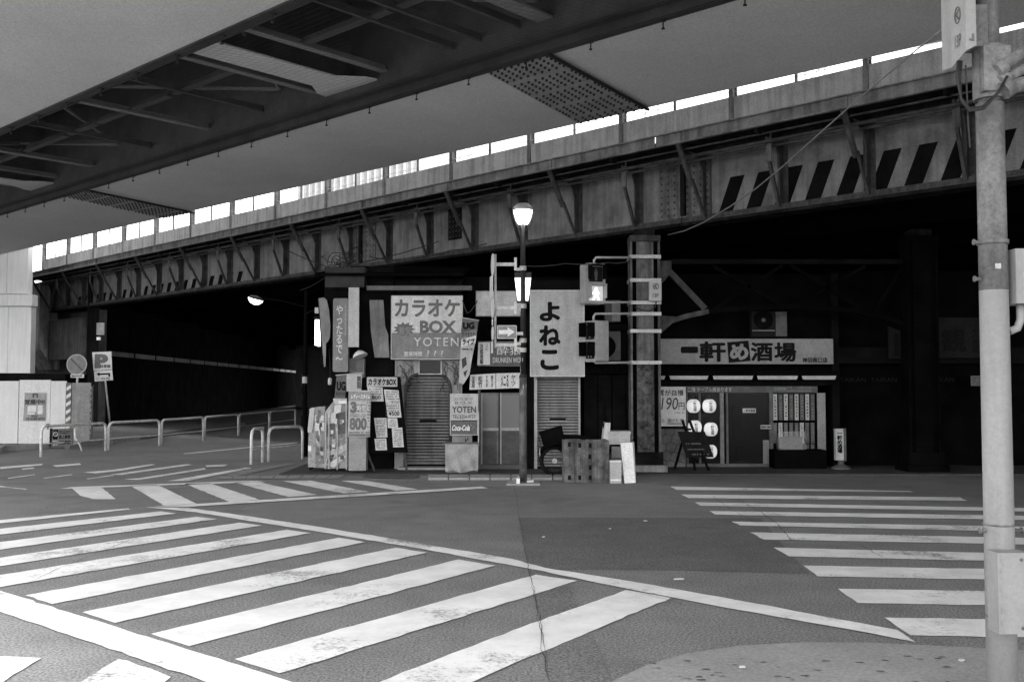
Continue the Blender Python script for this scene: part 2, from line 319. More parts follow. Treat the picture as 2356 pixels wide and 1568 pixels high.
near = [
 [(-60, 385), (590, 326), (600, 331), (-60, 402)], [(-40, 425), (740, 340), (810, 350), (-40, 452)], [(-40, 487), (905, 365), (1000, 375), (-40, 522)],
 [(-40, 560), (1100, 392), (1205, 405), (-40, 600)], [(-40, 640), (1320, 425), (1430, 440), (0, 690), (-40, 696)], [(115, 728), (1560, 462), (1680, 482), (240, 768)],
 [(380, 805), (1820, 508), (1965, 530), (530, 855)], [(695, 905), (2110, 562), (2280, 590), (870, 962)], [(1080, 1022), (2466, 632), (2656, 660), (1285, 1087)],
 [(1602, 1180), (2356, 890), (2881, 702), (3086, 740), (2356, 1045), (2006, 1200)],
 [(-60, 690), (0, 708), (1320, 1123), (1480, 1175), (1090, 1178), (930, 1123), (0, 805), (-60, 785)],
 [(670, 322), (860, 324), (1130, 362), (1500, 418), (1900, 484), (2356, 561), (2506, 602), (2856, 657), (3356, 745), (3856, 840), (4130, 890), (4211, 945), (3856, 878), (3356, 790), (2856, 693), (2456, 610), (2280, 578), (1960, 518), (1430, 430), (1100, 378), (900, 345)],
 [(710, 318), (850, 310), (2215, 226), (2245, 235), (870, 320)], [(275, 236), (330, 228), (1180, 198), (1220, 205)],
 [(330, 233), (465, 228), (520, 272), (530, 284), (430, 284), (370, 268)], [(600, 222), (725, 218), (905, 305), (755, 313)], [(850, 213), (965, 210), (1195, 286), (1055, 296)],
 [(1075, 206), (1200, 207), (1460, 264), (1325, 273)], [(1300, 200), (1430, 198), (1700, 250), (1580, 257)], [(1570, 199), (1685, 199), (1925, 239), (1820, 244)],
 [(0, 135), (195, 120), (195, 127), (0, 145)], [(100, 143), (150, 138), (160, 142), (105, 148)], [(240, 128), (365, 118), (375, 125), (260, 135)],
 [(385, 160), (520, 148), (700, 122), (715, 125), (560, 152), (440, 165)], [(510, 170), (860, 122), (885, 125), (560, 172)], [(570, 192), (640, 187), (940, 140), (950, 146), (640, 195)],
 [(770, 200), (1130, 138), (1160, 140), (860, 200)], [(945, 128), (1050, 123), (1030, 133), (950, 135)],
 [(35, 186), (160, 169), (162, 172), (38, 189)], [(200, 186), (330, 169), (333, 172), (203, 189)], [(400, 189), (520, 172), (523, 175), (403, 192)], [(-20, 220), (120, 236), (122, 240), (-20, 226)],
 [(845, 73), (1370, 21), (1372, 24), (850, 76)],
 [(-30, 1008), (190, 1018), (20, 1123), (-60, 1170)], [(300, 1175), (380, 1123), (545, 1022), (590, 1030), (785, 1105), (690, 1178)]]
for i, p in enumerate(near):
    q = zl(p)
    stripe(q, .012 if i in (10, 11, 12) else .008)
right = [
 [(730, 225), (1830, 246), (1850, 251), (757, 241)], [(780, 262), (2060, 275), (2095, 291), (812, 279)], [(840, 298), (2420, 326), (2420, 342), (868, 314)],
 [(908, 338), (2450, 362), (2450, 382), (935, 355)], [(1010, 387), (2450, 412), (2450, 436), (1050, 405)], [(1095, 437), (2500, 465), (2500, 495), (1160, 470)],
 [(1203, 507), (2500, 540), (2500, 575), (1275, 548)], [(1340, 590), (2550, 612), (2550, 662), (1405, 640)], [(1500, 697), (2600, 715), (2600, 780), (1590, 763)],
 [(1715, 830), (2600, 845), (2600, 925), (1835, 912)]]
for p in right: stripe(zr(p))
# cracks in the asphalt
def crack(pts, w):
    c = [G(x, y, .016) for x, y in pts]; fine = []
    for a, b in zip(c, c[1:]):
        k = max(2, int((b - a).length / .12))
        fine += [a + (b - a) * (i / k) + Vector((random.gauss(0, .007), random.gauss(0, .007), 0)) for i in range(k)]
    m = MB(); vs = []
    for i, p in enumerate(fine):
        d = (fine[min(i + 1, len(fine) - 1)] - fine[max(i - 1, 0)]).normalized(); q = Vector((-d.y, d.x, 0)) * w * .6 * random.uniform(.2, 1)
        vs += [p - q, p + q]
    m.add(vs, [(2 * i, 2 * i + 1, 2 * i + 3, 2 * i + 2) for i in range(len(fine) - 1)]); m.build('crack', 'asphalt_dark', ground)
crack([(1183, 1112), (1190, 1150), (1196, 1195), (1206, 1250), (1216, 1310), (1226, 1350), (1240, 1405), (1252, 1470), (1262, 1568)], .006)
crack([(1820, 1240), (1790, 1205), (1740, 1170), (1690, 1145)], .012); crack([(1640, 1140), (1680, 1170), (1750, 1205)], .008); crack([(2030, 1280), (1985, 1255), (1920, 1243)], .008)
crack([(500, 1187), (300, 1240), (150, 1300), (40, 1350)], .008); crack([(1262, 1568), (1225, 1340)], .006); crack([(700, 1245), (520, 1300)], .005)
crack([(1215, 1310), (1400, 1345), (1600, 1395)], .006)
# lighter corner pavement beside the camera, flush with the road
pv = [(1300, 1640), (1380, 1585), (1420, 1560), (1490, 1527), (1580, 1502), (1700, 1484), (1850, 1476), (2000, 1477), (2150, 1484), (2356, 1494), (2700, 1515)]
wp = [G(x, y, .02) for x, y in pv]
wp2 = wp + [Vector((9, 5.5, .02)), Vector((9, -6, .02)), Vector((-3, -6, .02)), Vector((-1.5, 1.5, .02))]
pav = struct(MB().sheet(wp2[::-1] if sum(wp2[i].x * wp2[(i + 1) % len(wp2)].y - wp2[(i + 1) % len(wp2)].x * wp2[i].y for i in range(len(wp2))) < 0 else wp2).build('pavement', 'paving'))
m = MB()
for a, b in zip(wp, wp[1:]):
    q = Vector((0, 0, -.021)); m.add([a, b, b + q, a + q], [(0, 1, 2, 3)])
m.build('kerb_edge', 'kerbstone', pav)
for i in range(46):                      # dark scuffs and gum spots trodden into the pavement
    x, y = random.uniform(1500, 2250), random.uniform(1505, 1590); c = G(x, y, .024); r = random.uniform(.008, .028)
    MB().sheet([c + Vector((math.cos(t * math.pi / 4) * r * random.uniform(.7, 1.6), math.sin(t * math.pi / 4) * r * random.uniform(.3, .9), 0)) for t in range(8)]).build('gum_spot', random.choice(['dgrey', 'midgrey', 'asphalt_fresh']), pav)
# far paving strips and kerb stones in front of the shops
for poly in ([(1005, 176), (1590, 170), (1560, 186), (1010, 188)], [(1020, 168), (1320, 116), (1366, 118), (1085, 176)]):
    q = zl(poly); n = 9
    for i in range(n):
        t0, t1 = i / n + .006, (i + 1) / n - .006
        lerp = lambda a, b, t: (a[0] + (b[0] - a[0]) * t, a[1] + (b[1] - a[1]) * t)
        pts = [lerp(q[0], q[1], t0), lerp(q[0], q[1], t1), lerp(q[3], q[2], t1), lerp(q[3], q[2], t0)]
        gsheet(flip(pts), .012, 'paving', 'paving_tile')
for i in range(9):
    x0 = 985 + i * 48
    a, b = G(x0, 1103.5), G(x0 + 45, 1103.5); c, d = G(x0 + 45, 1096), G(x0, 1096)
    MB().prism([a, b, c, d], (0, 0, .045)).build('kerb_stone', 'kerbstone', ground)
# shop-front pavement, a low step
sp = struct(MB().prism([(-4.6, 19.75, .0), (12, 19.75, .0), (12, 22.5, .0), (-4.6, 22.5, .0)], (0, 0, .03)).build('shop_pavement', 'asphalt_dark'))  # tone darkened to stand in for contact shade along the shop fronts
mc = G(900, 1096, .012)
mh = MB().lathe(mc, [(.55, -.02), (.55, .004), (.5, .008), (.0, .008)], 28).build('manhole_cover', 'dgrey')
tag(mh, 'round iron manhole cover set in the asphalt before the arched shutter', 'manhole')
# litter
for i, (x, y, w) in enumerate([(1484, 1198, .07), (1560, 1332, .09), (1708, 1534, .07), (2215, 1519, .05), (1250, 1235, .03), (1404, 1216, .03)]):
    c = G(x, y, .026 if y > 1480 else .02)
    pts = [c + Vector((math.cos(t) * w * random.uniform(.2, .7), math.sin(t) * w * random.uniform(.1, .5), 0)) for t in [0, .9, 1.9, 2.8, 3.9, 5.1]]
    o = MB().prism(pts, (0, 0, .012)).build('litter_scrap', 'light')
    tag(o, ['flat pale scrap on the dark asphalt patch', 'crumpled white paper scrap on the grey asphalt between the crossings', 'white crumpled tissue lying on the speckled corner pavement', 'small pale scrap on the pavement beside the grey pole', 'tiny scrap near the asphalt crack', 'tiny scrap on the dark asphalt patch edge'][i], 'litter', 'scraps of litter on the road')

# ================================================================ OLD RIVETED RAILWAY BRIDGE
S0, S1 = -46.0, 24.0
NW, NF = 16.8, 15.8                      # web plane, outer walkway edge
ZB, ZT = 5.02, 6.42                      # girder bottom / top
br = thing('railway_bridge', 'old riveted steel girder railway bridge with concrete parapet crossing above the dark shops', 'bridge', OB(-12, NW, 0))
def obx(m, s0, s1, n0, n1, z0, z1): return m.obox(OB(s0, n0, z0), OA * (s1 - s0), ON * (n1 - n0), EZ * (z1 - z0))
A0, AS = -14.56, 3.39
A_pos = [A0 + AS * k for k in range(-9, 11)]; B_pos = [a + AS / 2 for a in A_pos]
A_pos = [a for a in A_pos if S0 + .6 < a < S1]; B_pos = [b for b in B_pos if S0 + .6 < b < S1]
allp = sorted(A_pos + B_pos)
# web panels between stiffeners
edges = [S0] + allp + [S1]
for a, b in zip(edges, edges[1:]): obx(MB(), a + .004, b - .004, NW, NW + .03, ZB + .03, ZT).build('web_panel', 'web_steel', br)
SPANS = [(S0, -22.61), (-22.59, -11.715), (-11.685, S1)]
for a, b in SPANS:
    obx(MB(), a, b, NW - .20, NW + .22, ZB - .03, ZB + .03).build('bottom_flange', 'old_dark', br)
    obx(MB(), a, b, NW - .12, NW - .002, ZB + .031, ZB + .15).build('flange_angle', 'old_mid', br)
obx(MB(), S0, S1, NW - .20, NW + .22, ZT, ZT + .05).build('top_flange', 'old_dark', br)
riv = MB()
for s in allp:
    m = MB(); obx(m, s - .012, s + .012, NW - .15, NW - .001, ZB + .151, ZT - .002); obx(m, s - .11, s - .0125, NW - .016, NW - .001, ZB + .151, ZT - .002); obx(m, s + .0125, s + .11, NW - .016, NW - .001, ZB + .151, ZT - .002)
    # curved gusset at the head of the stiffener
    m.prism([OB(s - .013, NW - .15, ZT - .003), OB(s - .013, NF + .25, ZT - .003), OB(s - .013, NW - .25, ZT - .20), OB(s - .013, NW - .15, ZT - .45)], OA * .026)
    m.build('stiffener', 'old_mid', br)
    z = ZB + .24
    while z < ZT - .05:
        riv.dome(OB(s - .062, NW - .016, z), -ON, .022, .016); riv.dome(OB(s + .062, NW - .016, z), -ON, .022, .016); z += .125
s = S0
while s < S1:
    riv.dome(OB(s, NW - .12, ZB + .09), -ON, .02, .014); s += .14
# splice plates with rivet rows over the columns
for s in (-22.6, -11.7):
    m = MB(); obx(m, s - .62, s - .03, NW - .03, NW - .0165, ZB + .16, ZT - .02); obx(m, s + .03, s + .62, NW - .03, NW - .0165, ZB + .16, ZT - .02); m.build('splice_plate', 'column_paint', br)
    obx(MB(), s - .05, s + .05, NW - .10, NW - .031, ZB + .2, ZT - .1).build('joint_cover', 'old_dark', br)
    for i in range(8):
        for k in range(9):
            ds = -.56 + i * .16; 
            if abs(ds) > .06: riv.dome(OB(s + ds, NW - .03, ZB + .24 + k * .135), -ON, .024, .016)
# patch plate
obx(MB(), -18.95, -18.45, NW - .02, NW - .001, ZB + .45, ZT - .15).build('patch_plate', 'old_dark', br)
for i in range(4):
    for k in range(5): riv.dome(OB(-18.88 + i * .12, NW - .02, ZB + .53 + k * .13), -ON, .026, .018)
riv.build('rivets', 'old_mid', br, kind='stuff')
# walkway: floor, fascia beam, parapet panels, posts
obx(MB(), S0, S1, NF + .03, NW - .14, ZT + .055, ZT + .10).build('walkway_floor', 'old_dark', br)
for a, b in SPANS:
    m = MB(); obx(m, a, b, NF, NF + .02, ZT + .02, ZT + .26); obx(m, a, b, NF - .06, NF - .0005, ZT + .02, ZT + .04); obx(m, a, b, NF - .06, NF - .0005, ZT + .24, ZT + .26); m.build('fascia_beam', 'fascia', br)
PZ0, PZ1 = ZT + .275, 7.12
posts = [-12.57 + 2.6 * k for k in range(-12, 14)]; posts = [p for p in posts if S0 < p < S1]
for a, b in zip(posts, posts[1:]):
    obx(MB(), a + .05, b - .05, NF + .03, NF + .11, PZ0, PZ1).build('parapet_panel', 'parapet', br)
for p in posts:
    m = MB(); obx(m, p - .045, p + .045, NF - .0, NF + .02, PZ0 - .1, PZ1 + 1.5); obx(m, p - .045, p + .045, NF + .14, NF + .16, PZ0 - .1, PZ1 + 1.5); obx(m, p - .012, p + .012, NF + .0205, NF + .1395, PZ0 - .1, PZ1 + 1.5)
    m.build('fence_post', 'column_paint', br)
    obx(MB(), p - .2, p + .2, NF - .005, NF + .2, PZ0 - .03, PZ0 - .006).build('post_foot', 'old_dark', br)
    q = p + 1.3; obx(MB(), q - .022, q + .022, NF + .05, NF + .09, PZ1, PZ1 + 1.5).build('thin_post', 'column_paint', br)
m = MB()
for z in (PZ1 + .1, PZ1 + .5, PZ1 + 1.0, PZ1 + 1.48): m.cyl(OB(S0, NF + .07, z), OB(S1, NF + .07, z), .008, n=5)
m.build('fence_wires', 'galv', br, kind='stuff')
for a in A_pos:
    m = MB(); top = OB(a, NF + .02, ZT + .03); foot = OB(a, NW - .16, ZB + .08); mid = top.lerp(foot, .55)
    m.cyl(top, mid, .055, n=8); m.bar(mid - (foot - top).normalized() * .1 + OA * .05, foot + OA * .05, .045, .06); m.build('knee_brace', 'old_mid', br)
    m = MB(); obx(m, a - .09, a + .09, NF - .02, NF - .0005, ZT + .045, ZT + .235); m.build('brace_plate', 'fascia', br)
    m = MB(); obx(m, a - .03, a + .03, NF + .04, NW - .2, ZT - .06, ZT + .05); m.build('bracket_arm', 'old_dark', br)
for b in B_pos:
    m = MB(); obx(m, b - .06, b + .06, NW - .52, NW - .50, ZT - .52, ZT + .05); m.build('hanger_plate', 'galv' if 0 else 'column_paint', br)
    m = MB(); m.bar(OB(b, NW - .5, ZT - .50), OB(b, NW - .16, ZB + .1), .055, .06); m.build('hanger_strut', 'old_mid', br)
    m = MB(); obx(m, b - .03, b + .03, NF + .04, NW - .2, ZT - .06, ZT + .05); m.build('bracket_arm', 'old_dark', br)
for n, z, r in ((NW - .62, ZT - .16, .035), (NW - .45, ZT - .22, .028), (NW - .78, ZT - .05, .02)):
    MB().cyl(OB(S0, n, z), OB(S1, n, z), r, n=6).build('service_pipe', 'old_mid', br)
# hazard stripes painted on the low part of the web
def hazard(s0, s1, step, w, z0, z1, lean):
    s = s0
    while s < s1:
        MB().sheet([OB(s, NW - .0035, z0), OB(s + w, NW - .0035, z0), OB(s + w + lean, NW - .0035, z1), OB(s + lean, NW - .0035, z1)]).build('hazard_stripe', 'stripe_black', br); s += step
hazard(-10.9, 14, .62, .32, ZB + .155, ZB + .84, .28); hazard(-42.5, -29.0, .62, .28, ZB + .155, ZB + .50, .16)
# inner girders, deck
for n in (20.6, 24.6, 28.6, 32.6, 36.6, 40.5, 45, 50, 55):
    SL = S0 if n < 19.6 else -120; m = MB(); obx(m, SL, S1, n, n + .03, ZB + .1, ZT); obx(m, SL, S1, n - .18, n - .001, ZB + .1, ZB + .14); obx(m, SL, S1, n + .031, n + .2, ZB + .1, ZB + .14); m.build('inner_girder', 'shade_black', br)
obx(MB(), -120, S0 - .01, 19.6, 56, ZT + .02, ZT + .5).build('deck_slab', 'shade_black', br); obx(MB(), S0, S1, NW + .25, 56, ZT + .02, ZT + .5).build('deck_slab', 'shade_black', br)
s = S0 + 1
while s < S1:
    obx(MB(), s, s + .05, NW + .24, 55.9, ZT - .45, ZT + .0).build('cross_beam', 'shade_black', br); s += 3.39
# overhead-line masts and a lattice seen in the slot of sky
for i, (px, w) in enumerate(((395, .25), (545, .3), (1070, .25), (1500, .25), (1880, .3))):
    t = thing('catenary_mast', ['lattice overhead line mast rising behind the bridge parapet', 'lattice mast behind the far parapet', 'slim lattice mast behind the bridge fence', 'lattice mast above the middle of the bridge', 'lattice mast above the striped girder'][i], 'mast', ON_plane(px, 500, 22 + i) * Vector((1, 1, 0)) + Vector((0, 0, ZT + .5)), 'overhead line masts on the railway')
    b = WLOC[t]
    for dx in (-w, w):
        MB().bar(b + OA * dx, b + OA * dx + EZ * 6, .06, .06, OA).build('mast_leg', 'galv', t)
    m = MB()
    for k in range(12):
        m.bar(b + OA * (-w if k % 2 else w) + EZ * (k * .5), b + OA * (w if k % 2 else -w) + EZ * (k * .5 + .5), .03, .03, OA)
    m.build('lattice', 'galv', t)
bb = thing('grey_block', 'pale office block with tall ribs seen through the fence at the far end', 'building', OB(-62, 50, 0))
obx(MB(), -74, -57, 48, 62, 0, 24).build('wall', 'offwhite', bb)
for k in range(18): obx(MB(), -73.5 + k * .92, -73.2 + k * .92, 47.7, 47.99, 5, 24).build('rib', 'grey', bb)

# ---- steel columns
def column(X, Y, label, zt=4.93, dark=False, name='bridge_column', half=.25):
    t = thing(name, label, 'column', (X, Y, 0)); c1 = 'shade_black' if dark else 'column_paint'; c2 = 'shade_black' if dark else 'column_rust'  # dark columns get their shade as a near-black colour
    zs = 2.28
    MB().box(X - half + .075, X + half - .075, Y - .17, Y + .17, zs, zt - .2).build('shaft', c1, t)
    MB().box(X - half + .075, X + half - .075, Y - .171, Y + .171, .42, zs).build('lower_shaft', c2, t)
    for sx in (-1, 1):
        MB().box(X + sx * (half - .03) - .044, X + sx * (half - .03) + .044, Y - .12, Y + .12, .42, zt - .2).build('channel_recess', 'shade_black', t); MB().box(X + sx * (half + .035) - .02, X + sx * (half + .035) + .02, Y - .21, Y + .21, .42, zt - .2).build('side_channel', c1, t)  # recess strips are near-black, their shade put into the colour
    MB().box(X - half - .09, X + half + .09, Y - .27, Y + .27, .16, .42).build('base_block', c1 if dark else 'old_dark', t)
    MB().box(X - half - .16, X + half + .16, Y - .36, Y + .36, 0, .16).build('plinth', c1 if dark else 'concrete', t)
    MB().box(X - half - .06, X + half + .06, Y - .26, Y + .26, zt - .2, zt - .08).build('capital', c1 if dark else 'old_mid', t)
    MB().box(X - half + .05, X + half - .05, Y - .2, Y + .2, zt - .08, zt + .055).build('bearing', 'old_dark', t)
    m = MB()
    for z in [.55 + .16 * k for k in range(int((zt - .9) / .16))]:
        for sx in (-1, 1): m.dome((X + sx * (half + .035), Y - .21, z), (0, -1, 0), .016, .012)
    for k in range(4): m.dome((X - .15 + k * .1, Y - .171, .52), (0, -1, 0), .03, .02)
    m.build('rivets', c1, t, kind='stuff')
    return t
K1 = P(1483, 900, 20.55).x
col = column(K1, 20.55, 'rusty riveted steel column wrapped with clamp bands carrying the pedestrian signals')
for y in (590, 644, 695.5, 721.5, 761, 833.5):
    z = P(1483, y, 20.3).z; MB().box(K1 - .32, K1 + .32, 20.30, 20.335, z - .035, z + .035).build('clamp_band', 'galv', col)
    MB().box(K1 - .32, K1 - .285, 20.335, 20.8, z - .035, z + .035).box(K1 + .285, K1 + .32, 20.335, 20.8, z - .035, z + .035).build('clamp_side', 'galv', col)
K2 = P(2118, 900, 20.55).x
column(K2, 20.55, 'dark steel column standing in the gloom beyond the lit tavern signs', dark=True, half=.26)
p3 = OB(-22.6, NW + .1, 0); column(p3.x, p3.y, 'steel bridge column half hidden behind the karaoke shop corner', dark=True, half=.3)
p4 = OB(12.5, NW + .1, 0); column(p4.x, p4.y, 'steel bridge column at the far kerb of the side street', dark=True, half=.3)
# arched bracing between the two columns
bt = thing('arched_brace', 'arched lattice brace of riveted angles between the two steel columns', 'brace', (5.6, 20.6, 4.2))
zt_ = P(1700, 602, 20.6).z
MB().box(K1 + .28, K2 - .28, 20.55, 20.65, zt_ - .05, zt_ + .05).build('top_chord', 'shade_dark', bt)
arcp = [P(x, y, 20.6) for x, y in ((1520, 746), (1575, 728), (1630, 716), (1720, 708), (1840, 704), (1960, 714), (2040, 732), (2085, 747))]
for i, (a, b) in enumerate(zip(arcp, arcp[1:])): MB().bar(a, b, .10, .09, EY).build('arch_segment', 'old_mid' if i < 2 else 'shade_black', bt)  # segments past the first bay near-black: fading light put into the colour
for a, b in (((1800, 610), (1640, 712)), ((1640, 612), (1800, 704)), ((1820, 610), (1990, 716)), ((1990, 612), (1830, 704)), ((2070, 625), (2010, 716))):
    MB().bar(P(a[0], a[1], 20.6), P(b[0], b[1], 20.6), .07, .06, EY).build('diagonal', 'shade_black', bt)
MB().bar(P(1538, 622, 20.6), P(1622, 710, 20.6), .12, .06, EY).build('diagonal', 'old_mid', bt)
MB().prism([P(x, y, 20.54) for x, y in ((1512, 600), (1545, 600), (1545, 625), (1525, 650), (1512, 655))], (0, .02, 0)).build('gusset', 'old_mid', bt)
MB().prism([P(x, y, 20.54) for x, y in ((1512, 725), (1560, 728), (1545, 745), (1512, 775))], (0, .02, 0)).build('gusset', 'old_mid', bt)

# ================================================================ NEWER VIADUCT OVERHEAD
ZS = 6.8
NA, NB, NC, ND = .2, 7.65, 11.25, 14.98
vd = thing('viaduct', 'newer railway viaduct of two smooth box girders passing overhead', 'viaduct', VB(0, 9, 0))
def vbx(m, s0, s1, n0, n1, z0, z1): return m.obox(VB(s0, n0, z0), VA * (s1 - s0), VN * (n1 - n0), EZ * (z1 - z0))
VS0, VS1 = -75, 45
def girder(n0, n1):
    m = MB(); m.prism([VB(VS0, n0 + .12, ZS), VB(VS0, n1 - .12, ZS), VB(VS0, n1, ZS + .05), VB(VS0, n1, ZS + 2.2), VB(VS0, n0, ZS + 2.2), VB(VS0, n0, ZS + .05)], VA * (VS1 - VS0))
    return m.build('box_girder', 'soffit', vd)
girder(NA, NB); g2 = girder(NC, ND)
vbx(MB(), VS0, VS1, NA - .8, ND + .6, ZS + 2.205, ZS + 2.6).build('deck', 'viaduct_dark', vd)
for n0 in (NA - .85, ND + .45): vbx(MB(), VS0, VS1, n0, n0 + .2, ZS + 2.61, ZS + 3.8).build('side_wall', 'soffit', vd)
# in the slot between the girders: edge angles, cross beams, stringers
ZC = ZS + .42
for n0 in (NB + .003, NC - .20): vbx(MB(), VS0, VS1, n0, n0 + .197, ZS + .10, ZS + .14).build('edge_angle', 'viaduct_dark', vd)
for n_, sg in ((NB, -1), (NC, 1)):
    m = MB(); a, b = sorted((n_ - sg * .055, n_ - sg * .002)); vbx(m, VS0, VS1, a, b, ZS - .035, ZS + .098); a, b = sorted((n_ - sg * .0019, n_ + sg * .14)); vbx(m, VS0, VS1, a, b, ZS - .035, ZS - .002); m.build('edge_flange', 'viaduct_dark', vd)
vbx(MB(), VS0, VS1, NC - .06, NC - .001, ZS + .145, ZS + 2.2).build('side_plate', 'viaduct_steel', vd)
def s_at(px, py): return VZ(px, py, ZC)[0]
cross = [s_at(345, 270), s_at(620, 175), s_at(735, 140)]
def crossbeam(s, w=.16, mt='viaduct_light'):
    m = MB(); vbx(m, s - w / 2, s + w / 2, NB + .02, NC - .07, ZC, ZC + .03); vbx(m, s - .012, s + .012, NB + .02, NC - .07, ZC + .031, ZC + .12); return m.build('cross_beam', mt, vd)
for px_, py_, w_ in ((1250, 45, .3), (345, 270, .16), (140, 372, .2)): crossbeam(s_at(px_, py_), w_)
for px_, py_ in ((900, 65), (1010, 60), (1130, 40), (470, 225), (240, 320), (60, 400)): crossbeam(s_at(px_, py_), .06, 'viaduct_steel')
mains = [s_at(690, 165) + .12 + 13.2 * k for k in range(-3, 4)]
for s in mains:
    # wide main beam whose bottom flange flares at its ends
    hw, fw = .36, .74; pts = []
    prof = [(NB + .02, fw), (NB + .25, fw * .92), (NB + .6, hw), ((NB + NC) / 2, hw), (NC - .66, hw), (NC - .3, fw * .92), (NC - .07, fw)]
    pts = [VB(s + w, n, ZC - .1) for n, w in prof] + [VB(s - w, n, ZC - .1) for n, w in prof[::-1]]
    MB().prism(pts, EZ * .03).build('main_beam_flange', 'soffit', vd)
    vbx(MB(), s - .02, s + .02, NB + .02, NC - .07, ZC - .06, ZS + 2.2).build('main_beam_web', 'viaduct_steel', vd)
    for d in (-.95, .95): crossbeam(s + d)
    nm = (NB + NC) / 2
    for a, b in ((s + .96, s + 3.1), (s + 3.3, s + 5.44), (s - 3.1, s - .96), (s - 6.2, s - 3.3), (s + 5.6, s + 6.9)):
        m = MB(); vbx(m, a, b, nm - .07, nm + .07, ZC + .035, ZC + .065); vbx(m, a, b, nm - .01, nm + .01, ZC + .066, ZC + .16); m.build('stringer', 'viaduct_steel', vd)
    m = MB(); m.bar(VB(s + 1.05, NB + .1, ZC + .25), VB(s + 3.1, nm - .1, ZC + .25), .07, .07); m.bar(VB(s + 3.3, nm + .1, ZC + .25), VB(s + 5.3, NC - .2, ZC + .25), .07, .07); m.build('wind_brace', 'viaduct_steel', vd)
k_ = 0; s = -36.0
while s < 8:                             # light wind bracing zigzagging along the slot
    na_, nb_ = (NB + .1, NC - .15) if k_ % 2 else (NC - .15, NB + .1)
    MB().bar(VB(s, na_, ZC + .3), VB(s + 3.3, nb_, ZC + .3), .05, .05).build('wind_brace', 'viaduct_light', vd); s += 3.3; k_ += 1
# net edge cables, clamps
clampm = None
for n0, side in ((NB - .02, -1), (NC + .02, 1)):
    MB().cyl(VB(VS0, n0, ZS - .03), VB(VS1, n0, ZS - .03), .022, n=6).build('net_cable', 'cable', vd)
    s = -40.0
    while s < 12:
        c = VB(s, n0 + side * .05, ZS - .06)
        if clampm is None:
            o = MB().box(c.x - .035, c.x + .035, c.y - .03, c.y + .03, c.z + .0, c.z + .05).cyl(c - EZ * .10, c, .010, n=6).box(c.x - .022, c.x + .022, c.y - .015, c.y + .015, c.z - .11, c.z - .09).build('net_clamp', 'cable', vd); clampm = o.data; dc = WLOC[o] - c
        else: put(clampm, 'net_clamp', c + dc, vd)
        s += 1.25
def net(n0, n1, s0, s1, z, step):                # sagging safety net under the slot
    m = MB(); k = 0; s = s0
    while s < s1:
        m.bar(VB(s, n0, z), VB(s + (n1 - n0) * .3, n1, z), .0016, .0016); s += step
    n = n0
    while n < n1: m.bar(VB(s0, n, z), VB(s1, n, z), .0016, .0016); n += step
    m.build('safety_net', 'viaduct_dark', vd, kind='stuff')
net(NB + .02, NC - .02, -34, 4, ZS + .05, .12)
# bolted splice plates below the second girder
def splice(quad, rows, cols, mt='splice_steel'):
    q = [VZ(x, y, ZS) for x, y in quad]; z = ZS - .02
    MB().prism([VB(a, b, z) for a, b in q], EZ * .0195).build('splice_plate', mt, vd)
    m = MB()
    for i in range(rows):
        for k in range(cols):
            if k % 6 == 5 and cols > 12: continue
            u, v = (i + .5) / rows, (k + .5) / cols
            a = Vector(q[0]) * (1 - u) * (1 - v) + Vector(q[1]) * u * (1 - v) + Vector(q[2]) * u * v + Vector(q[3]) * (1 - u) * v
            m.cyl(VB(a.x, a.y, z - .03), VB(a.x, a.y, z), .022, n=6)
    m.build('bolts', 'viaduct_dark', vd, kind='stuff')
splice([(1118, 164), (1262, 120), (1490, 246), (1332, 282)], 9, 27)
splice([(143, 449), (200, 436), (446, 487), (376, 500)], 9, 27)
a_, b_ = VZ(1262, 118, ZS), VZ(1492, 246, ZS); MB().cyl(VB(a_[0], a_[1], ZS - .05), VB(b_[0], b_[1], ZS - .05), .03, n=6).build('splice_edge_pipe', 'cable', vd)
a_, b_ = VZ(205, 434, ZS), VZ(448, 486, ZS); MB().cyl(VB(a_[0], a_[1], ZS - .05), VB(b_[0], b_[1], ZS - .05), .03, n=6).build('splice_edge_pipe', 'cable', vd)
for s in (-52, 27):
    vbx(MB(), s - 1.2, s + 1.2, 6, 12, 0, ZS - .3).build('pier', 'concrete', vd); vbx(MB(), s - 1.3, s + 1.3, NA + .3, ND - .3, ZS - .298, ZS - .003).build('pier_head', 'concrete', vd)

# ================================================================ SHOP ROW
YW = 21.0
def wall(px, Y0, Y1, material, parent, name='wall'):
    X0, X1, Z0, Z1 = RC(*px, Y0); Z0 = max(Z0, .031); return MB().box(X0, X1, Y0, Y1, Z0, Z1).build(name, material, parent)
def XZ(px, py, Y): p = P(px, py, Y); return p.x, p.z
xL, xK, xW, xY, xD, xI, xR = [P(x, 900, YW).x for x in (742, 1063, 1208, 1342, 1452, 1512, 1926)]
def slats(X0, X1, Z0, Z1, Y, n, material, parent, lip=False):
    h = (Z1 - Z0) / n; me = None
    for i in range(n):
        z = Z0 + i * h
        if me is None:
            pr = [(0, 0), (-.012, h * .12), (-.02, h * .45), (-.014, h * .8), (0, h * .92), (0, h * .995), (.012, h * .995), (.012, 0)]
            if lip: pr = [(0, 0), (-.004, h * .1), (-.004, h * .70), (-.03, h * .74), (-.03, h * .80), (0, h * .90), (0, h * .995), (.012, h * .995), (.012, 0)]
            else: pr = [(0, h * .06), (-.014, h * .14), (-.022, h * .45), (-.018, h * .75), (-.004, h * .86), (.012, h * .86), (.012, h * .06)]
            o = MB().prism([(X0, Y + a, z + b) for a, b in pr], (X1 - X0, 0, 0)).build('shutter_slat', material, parent); me = o.data; c0 = WLOC[o].copy()
        else: put(me, 'shutter_slat', c0 + EZ * (i * h), parent)
